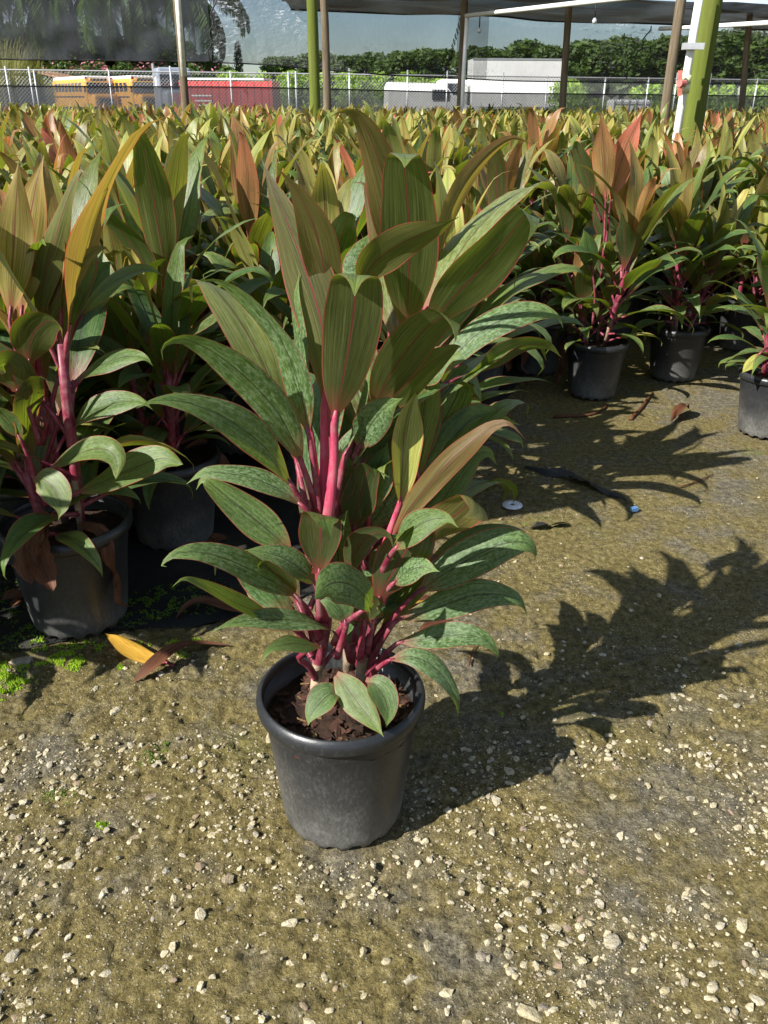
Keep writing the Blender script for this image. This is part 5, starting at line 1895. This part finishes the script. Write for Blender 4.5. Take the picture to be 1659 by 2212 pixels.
def lobes(seed, h, wdt, base, n=11):
    rr = random.Random(seed)
    out = []
    for _ in range(n):
        z = rr.uniform(base, h)
        k_ = 1 - .55 * abs((z - base) / (h - base) - .45) * 1.4
        a, q = rr.uniform(0, 6.28), rr.uniform(0, .75) * wdt * k_
        s = rr.uniform(.26, .42) * wdt
        out.append((q * math.cos(a), q * math.sin(a), z, s, s * .8))
    return out


CROWNS = [crown_mesh('crown', 50 + i, lobes(50 + i, 6.4, 3.0, 2.2, 13), 3200, .24, FOL_D) for i in range(4)]


def trunk_mb(h, r, seed):
    rr = random.Random(seed)
    t_ = MB().tube([(0, 0, -.1), (rr.uniform(-.1, .1), 0, h * .35), (rr.uniform(-.2, .2), rr.uniform(-.2, .2), h * .7), (rr.uniform(-.3, .3), 0, h)], [r, r * .8, r * .55, r * .2], 8)
    for _ in range(5):
        z = rr.uniform(h * .3, h * .7)
        a = rr.uniform(0, 6.28)
        t_.tube([(0, 0, z), (math.cos(a) * h * .15, math.sin(a) * h * .15, z + h * .12), (math.cos(a) * h * .28, math.sin(a) * h * .28, z + h * .3)], [r * .4, r * .25, r * .08], 5)
    return t_


TRUNKS = [mesh('trunk', trunk_mb(5.2, .22, i).v, trunk_mb(5.2, .22, i).f, [TRUNK]) for i in range(2)]
tree_px = [(30, 60, 1.2), (110, 70, 1.2), (180, 55, 1.1), (250, 78, 1.2), (330, 62, 1.1), (400, 90, 1.0), (455, 118, .8), (600, 122, 1.0), (690, 118, 1.1), (745, 122, 1.0), (800, 116, .95), (860, 112, 1.0), (915, 110, .9), (965, 108, 1.1), (1020, 104, 1.05), (1085, 108, 1.0), (1140, 92, 1.15), (1180, 100, 1.0), (1240, 94, 1.1), (1290, 86, 1.1), (1340, 84, 1.05), (1395, 90, 1.1), (1450, 82, 1.15), (1520, 72, 1.2), (1580, 66, 1.2), (1640, 82, 1.1), (1700, 80, 1.2)]
for n_, (px, py, wf) in enumerate(tree_px):
    Y = 92 + (n_ * 7 % 19) + (4 if n_ < 7 else 0)
    top = P(px, py, Y).z
    s = top / 7.0
    r = empty('broadleaf_tree', (gxy(px, Y), Y, 0), n_ * 1.3)
    r.scale = (s * wf * 1.45, s * wf * 1.45, s)
    tag(r, 'dark green broadleaf tree in the treeline beyond the parked trucks', 'tree', 'treeline trees')
    obj('trunk', TRUNKS[n_ % 2], r)
    obj('crown', CROWNS[n_ % 4], r)

# sunlit hedge plants behind the fence
HEDGE = [crown_mesh('foliage', 80 + i, lobes(80 + i, 2.0, 1.5, .4, 9), 1800, .10, FOL_B) for i in range(3)]
HEDF = [crown_mesh('foliage', 90 + i, lobes(90 + i, 2.2, 1.5, .4, 9), 1800, .11, FOL_F) for i in range(2)]
for n_, px in enumerate(list(range(470, 870, 42)) + [890, 940, 1000, 1060] + list(range(930, 1270, 38)) + [1400, 1440, 1490, 1560, 1600, 1650, 1700]):
    Y = 72 if px < 870 else (80 if px < 1212 else 48)
    if 990 < px < 1205 and n_ < 16:
        Y = 88
    top = P(px, 146 if px < 870 else (160 if px < 1270 else 172), Y).z
    s = top / 2.35
    r = empty('shrub', (gxy(px, Y), Y, 0), n_ * 2.1)
    r.scale = (s * 1.1, s * 1.1, s)
    tag(r, 'sunlit bright green shrub in the hedge behind the fence', 'shrub', 'sunlit hedge shrubs')
    obj('foliage', HEDGE[n_ % 3], r)
    obj('stem', TRUNKS[0], r, Matrix.Diagonal((.25, .25, .25, 1)))
FLOW = [crown_mesh('flowers', 97, lobes(90, 2.35, 1.55, .9, 9), 130, .09, FLW)]
for n_, px in enumerate((120, 200, 235, 280, 330, 375, 425, 470)):
    Y = 88
    s = P(px, 134 if px < 400 else 142, Y).z / 2.5
    r = empty('flowering_shrub', (gxy(px, Y), Y, 0), n_ * 1.9)
    r.scale = (s * 1.2, s * 1.2, s)
    tag(r, 'green shrub with pink flowers behind the yellow buses', 'shrub', 'pink flowering shrubs')
    obj('foliage', HEDF[n_ % 2], r)
    obj('flowers', FLOW[0], r)
    obj('stem', TRUNKS[0], r, Matrix.Diagonal((.25, .25, .25, 1)))

# cypress
r = empty('cypress_tree', (gxy(520, 98), 98, 0))
s = P(520, 92, 98).z / 7.0
r.scale = (s, s, s)
tag(r, 'slender dark cypress tree rising above the red container', 'tree')
obj('crown', crown_mesh('crown', 61, [(0, 0, z, .62 - .07 * abs(z - 3), .8) for z in (1.2, 2, 3, 4, 5, 5.8, 6.4)], 1600, .14, FOL_D), r)
obj('trunk', TRUNKS[0], r, Matrix.Diagonal((.5, .5, 1, 1)))


# palms
def frond(seed):
    rr = random.Random(seed)
    V, F = [], []
    n = 26
    pts = []
    x = z = 0.0
    e0 = 48
    for i in range(n):
        s = i / (n - 1)
        e = R(e0 - 118 * s ** 1.25)
        x += math.cos(e) * .16
        z += math.sin(e) * .16
        pts.append(Vector((x, 0, z)))
    t_ = MB().tube(pts, [.05 * (1 - i / n) + .01 for i in range(n)], 5)
    V, F = list(t_.v), list(t_.f)
    for i in range(4, n):
        s = i / (n - 1)
        ln = 1.0 * math.sin(math.pi * (.15 + .8 * s)) + .15
        for sg in (-1, 1):
            for q in range(2):
                b = len(V)
                p = pts[i] + Vector((.08 * q, 0, 0))
                tip = p + Vector((.45 * ln, sg * ln * .55, -ln * rr.uniform(.45, .85)))
                V += [tuple(p), tuple(p + Vector((.07, 0, 0))), tuple(tip), tuple(p.lerp(tip, .5) + Vector((.05, 0, .05)))]
                F.append((b, b + 1, b + 3))
                F.append((b, b + 3, b + 2))
    return mesh('frond', V, F, [FOL_D], smooth=False)


FRONDS = [frond(i) for i in range(3)]
for n_, (px, Y, py, sc) in enumerate(((70, 90, -40, 1.9), (180, 92, -30, 2.0), (285, 89, -45, 2.0), (405, 91, -25, 2.0))):
    base = P(px, 217, Y)
    hz = P(px, py, Y).z
    r = empty('palm_tree', (base.x, Y, 0))
    tag(r, 'tall palm tree with drooping fronds behind the shade cloth screen', 'tree', 'palm trees behind the screen')
    t_ = MB().tube([(0, 0, -.1), (.1, 0, hz * .3), (.05, .1, hz * .7), (0, 0, hz)], [.30, .22, .19, .2], 10)
    obj('trunk', mesh('trunk', t_.v, t_.f, [TRUNK]), r)
    for i in range(26):
        M = Matrix.Translation((0, 0, hz)) @ Matrix.Rotation(i * 2.4 + n_, 4, 'Z') @ Matrix.Rotation(R(random.uniform(-20, 60)), 4, 'Y') @ Matrix.Diagonal((sc, sc, sc, 1))
        obj('frond', FRONDS[i % 3], r, M)


# tall reeds at the left edge
def reed_mesh(seed):
    rr = random.Random(seed)
    V, F = [], []
    for _ in range(420):
        a, q = rr.uniform(0, 6.28), rr.uniform(0, .9)
        h_ = rr.uniform(2.0, 5.6)
        x, y = q * math.cos(a), q * math.sin(a)
        ox, oy = math.cos(a) * rr.uniform(.2, 1.3), math.sin(a) * rr.uniform(.2, 1.3)
        b = len(V)
        w = .035
        for s in (0, .5, .85, 1):
            zz = h_ * (s - .25 * s ** 3)
            V += [(x + ox * s * s - w * (1 - s * .9), y + oy * s * s, zz), (x + ox * s * s + w * (1 - s * .9), y + oy * s * s, zz)]
        for k_ in range(3):
            F.append((b + 2 * k_, b + 2 * k_ + 1, b + 2 * k_ + 3, b + 2 * k_ + 2))
    return mesh('reed_leaves', V, F, [FOL_Y], smooth=False)


RE = reed_mesh(3)
for n_, (px, Y, s) in enumerate(((15, 50, 1.0), (60, 54, .95), (-30, 52, 1.1), (95, 58, .6))):
    r = empty('giant_reed', (gxy(px, Y), Y, 0), n_ * 1.1, s)
    tag(r, 'clump of tall yellow green reeds growing left of the shed', 'reeds', 'reed clumps beside the shed')
    obj('reed_leaves', RE, r)
